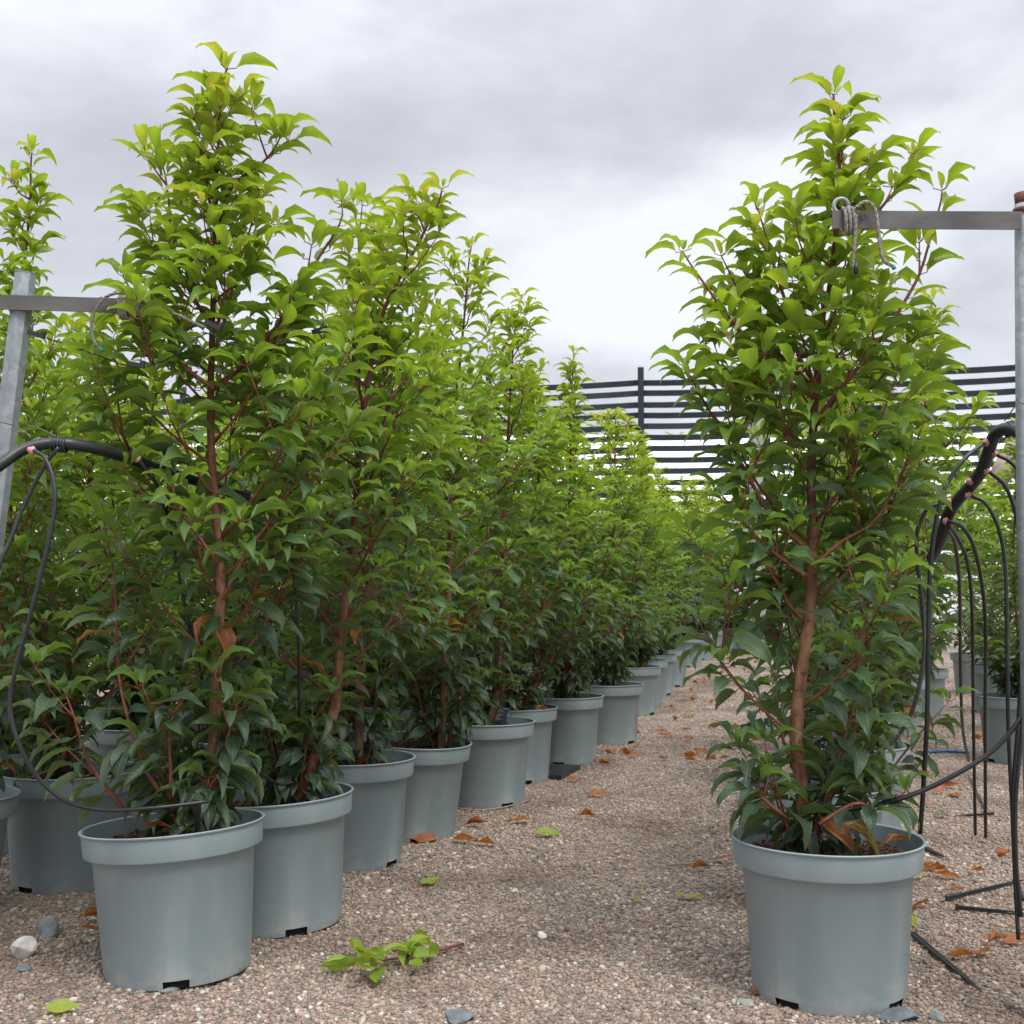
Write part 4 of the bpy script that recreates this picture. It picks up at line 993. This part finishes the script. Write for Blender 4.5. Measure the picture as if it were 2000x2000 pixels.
near_names = [(825, 1640, 'curled brown dead leaf beside the foot of the fourth pot'), (905, 1642, 'crumpled brown dead leaf in the aisle level with the fourth pot'), (945, 1648, 'small brown dead leaf right of the crumpled one by the fourth pot'),
              (925, 1612, 'long brown dead leaf below the fifth pot'), (1018, 1604, 'small brown dead leaf in the aisle below the fifth pot'), (1147, 1597, 'brown dead leaf alone in the middle of the aisle'),
              (1366, 1699, 'brown dead leaf left of the front right pot'), (1408, 1680, 'small curled brown leaf close to the front right pot'), (1122, 1523, 'flat orange dead leaf by the black tray'),
              (1165, 1552, 'dark brown dead leaf in the aisle below the seventh pot'), (1185, 1487, 'brown dead leaf heap piece by the seventh pot'), (1235, 1462, 'brown dead leaf at the foot of the eighth pot'), (1222, 1470, 'reddish dead leaf at the foot of the eighth pot'),
              (1290, 1430, 'dark dead leaf right of the eighth pot'), (1372, 1469, 'orange dead leaf on the right side of the aisle'), (1352, 1486, 'small dead leaf just below the orange one'), (1390, 1486, 'small reddish dead leaf at right of the aisle'),
              (1358, 1336, 'dead leaf beside the crowded pots'), (1330, 1368, 'dead leaf at the foot of the crowded pots'), (1355, 1362, 'reddish dead leaf between crowded pots and aisle'), (1345, 1398, 'small dead leaf below the crowded pots'),
              (1458, 1572, 'orange leaf just left of the pot behind the big one'),
              (1850, 1535, 'red brown dead leaf pile piece at the right between the tubes'), (1832, 1545, 'red brown dead leaf at the right behind the first tube'), (1865, 1552, 'dead leaf lying over the others at the right'),
              (1810, 1694, 'brown dead leaf behind the front right pot'), (1832, 1706, 'rust coloured curled leaf right of the front right pot'), (1850, 1712, 'rust coloured leaf touching its curled neighbour'), (1912, 1703, 'brown dead leaf under the right tubes'),
              (1960, 1668, 'thin orange leaf strip by the right edge'), (1800, 1770, 'brown leaf close to the side of the front right pot'), (1870, 1740, 'small orange scrap by the upper stake'), (1945, 1842, 'tan dead leaf at the lower right'),
              (1978, 1838, 'yellow tan dead leaf at the lower right edge'), (1880, 1868, 'curled brown dead leaf above the thick stake'), (1915, 1862, 'dark brown curled leaf at the lower right'), (1500, 1932, 'brown leaf against the foot of the front right pot'),
              (182, 1795, 'brown dead leaf behind the front left pot'), (186, 1820, 'red brown leaf beside the front left pot'), (1910, 1440, 'small brown leaf before the right edge pot')]
rl = random.Random(5)
for px, py, lab in near_names:
    d = rl.uniform(.5, 1); litter(px, py, rl.uniform(-.6, .6) + (math.pi if rl.random() < .5 else 0), rl.uniform(.08, .12), (rl.uniform(.1, .5), rl.random(), 1.0), rl.randrange(6), lab, 'dead brown leaves on the gravel', roll=rl.gauss(0, .6), pitch=rl.uniform(-.1, .25), z=.012)
for i in range(80):          # scattered far ones nothing tells apart
    Y = rl.uniform(6.2, 17); x0 = rowx(Y) + rl.uniform(.22, .62) if rl.random() < .7 else rowx(Y) + rl.uniform(.3, 1.3)
    o = link('fallen_leaf', LITM[rl.randrange(6)]); M = leaf_matrix(Vector((x0, Y, .02)), rl.uniform(0, 6.28), 0, rl.gauss(0, .7), rl.uniform(.07, .1)); o.matrix_basis = M; o.color = (.2, rl.random(), 1, 1)
    tag(o, 'small dead brown leaf scattered down the far part of the aisle', 'leaf', 'dead leaves scattered far down the aisle')
# dead leaves lying in pots
for px, py, Y, lab in [(1745, 1650, 2.78, 'tan curled dead leaf lying on the mulch inside the front right pot'), (600, 1562, 3.24, 'brown dead leaf lying in the second pot'), (300, 1622, 2.84, 'orange dead leaf scrap in the mulch of the front left pot'),
                       (1070, 1388, 5.55, 'brown dead leaf on the rim of the sixth pot')]:
    o = link('fallen_leaf', LEAFM[4]); M = leaf_matrix(Vector(), rl.uniform(-.4, .4), .1, .3, .085); M.translation = at(px - 30, py, Y); o.matrix_basis = M; o.color = (.3, .8, .9, 1); tag(o, lab, 'leaf')
# two hanging orange leaves on the front trunk
for px, py, az, pit, k, s_ in [(428, 1198, -.6, -1.25, 2, .115), (426, 1190, -2.5, -.95, 4, .10), (433, 1180, 1.0, .9, 7, .05)]:
    root = [o for o in bpy.data.objects if o.name == 'potted_laurel'][0]
    o = bpy.data.objects.new('leaf', LEAFM[k]); C.objects.link(o); o.parent = root; o.matrix_basis = leaf_matrix(at(px, py, 2.80) - root.location, az, pit, .2, s_); o.color = (.5, .9, 1, 1)
    o['label'] = 'orange dead leaf'
# cut sprig
sg = empty('leaf_sprig', ground(780, 1870), 'cut leafy sprig with a red stem lying in front of the second pot', 'sprig'); off = sg.location.copy()
b = MB(); b.tube([ground(905, 1843, .012) - off, ground(860, 1855, .014) - off, ground(800, 1868, .014) - off, ground(730, 1878, .012) - off], [.0035, .004, .0035, .002], 7); b.obj('twig', [M_TWIG], sg)
rq = random.Random(12)
for k in range(21):
    px, py = 705 + 140 * (k / 20) + rq.uniform(-8, 8), 1884 - 26 * (k / 20) + rq.uniform(-12, 10)
    o = bpy.data.objects.new('leaf', (LITM + LEAFM[:3])[rq.choice((0, 2, 3, 4, 6, 7, 1))]); C.objects.link(o); o.parent = sg
    az = rq.choice((2.6, 3.3, 3.8, -1.9, -1.2, 2.0, 1.2)) + rq.uniform(-.4, .4)
    o.matrix_basis = leaf_matrix(ground(px, py, .012 + .028 * rq.random()) - off, az, rq.uniform(-.08, .35), rq.gauss(0, .7), rq.uniform(.08, .115)); o.color = (rq.uniform(.72, .95), rq.random(), 0, 1)
# twigs
b = MB(); b.tube([ground(1302, 1690, .008), ground(1340, 1687, .012), ground(1382, 1682, .009)], [.0025, .0032, .0028], 6); tag(b.obj('twig', [M_WOOD]), 'thin straw coloured twig lying left of the front right pot', 'twig')
b = MB(); b.tube(spline([ground(*q, .008) for q in [(893, 1578), (930, 1582), (975, 1578), (1010, 1570), (1035, 1562)]], 4), .003, 6); tag(b.obj('twig', [M_WOOD]), 'thin curved root lying along the foot of the fifth pot', 'twig')

# stones
def rock(px, py, w, h, col1, col2, seed, label, nm='stone'):
    import bmesh
    bm = bmesh.new(); bmesh.ops.create_icosphere(bm, subdivisions=3, radius=.5); rr = random.Random(seed)
    cuts = [(Vector((rr.gauss(0, 1), rr.gauss(0, 1), rr.gauss(0, 1))).normalized(), rr.uniform(.26, .42)) for _ in range(11)]
    for v in bm.verts:
        for n_, d in cuts:
            k = v.co.dot(n_)
            if k > d: v.co -= n_ * (k - d) * .92
        v.co *= rr.uniform(.985, 1.015)
    for v in bm.verts: v.co = Vector((v.co.x * w * 1.15, v.co.y * w * .9, v.co.z * h * 1.2))
    me = bpy.data.meshes.new(nm); bm.to_mesh(me); bm.free(); me.materials.append(simple('stone_%d' % seed, col1, col2, 30, .85, bstr=.5, bdist=.003))
    o = link(nm, me); p = ground(px, py); o.location = (p.x, p.y, h * .34); o.rotation_euler = (0, 0, rr.uniform(0, 3)); tag(o, label, 'stone'); return o
rock(92, 1828, .075, .055, (.12, .135, .13), (.26, .28, .27), 1, 'dark grey angular rock at the lower left, the upper of two')
rock(48, 1868, .066, .050, (.36, .33, .30), (.55, .52, .49), 2, 'pale rounded rock at the lower left edge')
rock(44, 1895, .045, .014, (.09, .10, .11), (.15, .165, .18), 3, 'flat slate chip just below the pale rock')
rock(330, 1937, .040, .012, (.13, .16, .17), (.20, .23, .24), 4, 'flat grey slate chip in front of the front left pot')
rock(900, 1992, .075, .022, (.10, .11, .12), (.17, .18, .19), 5, 'flat dark slate at the bottom edge of the aisle')
rock(1760, 1990, .085, .022, (.07, .08, .09), (.13, .145, .16), 6, 'flat blue grey slate below the front right pot')
rock(1828, 1994, .034, .026, (.14, .17, .16), (.22, .25, .23), 7, 'green grey stone right of the slate below the front right pot')
rock(1460, 1963, .036, .014, (.26, .26, .21), (.36, .36, .30), 8, 'oval olive pebble left of the foot of the front right pot')
rock(1058, 1832, .026, .018, (.50, .45, .40), (.68, .63, .58), 9, 'small white quartz stone in the middle of the aisle')
rock(810, 1790, .024, .010, (.36, .29, .20), (.48, .40, .30), 10, 'tan chip right of the second pot')
rock(1412, 1815, .018, .012, (.4, .4, .38), (.55, .55, .52), 11, 'pale grey pebble left of the front right pot')
rock(1892, 1545, .03, .02, (.30, .24, .18), (.42, .34, .26), 12, 'tan stone on the gravel right of the dead leaf pile')
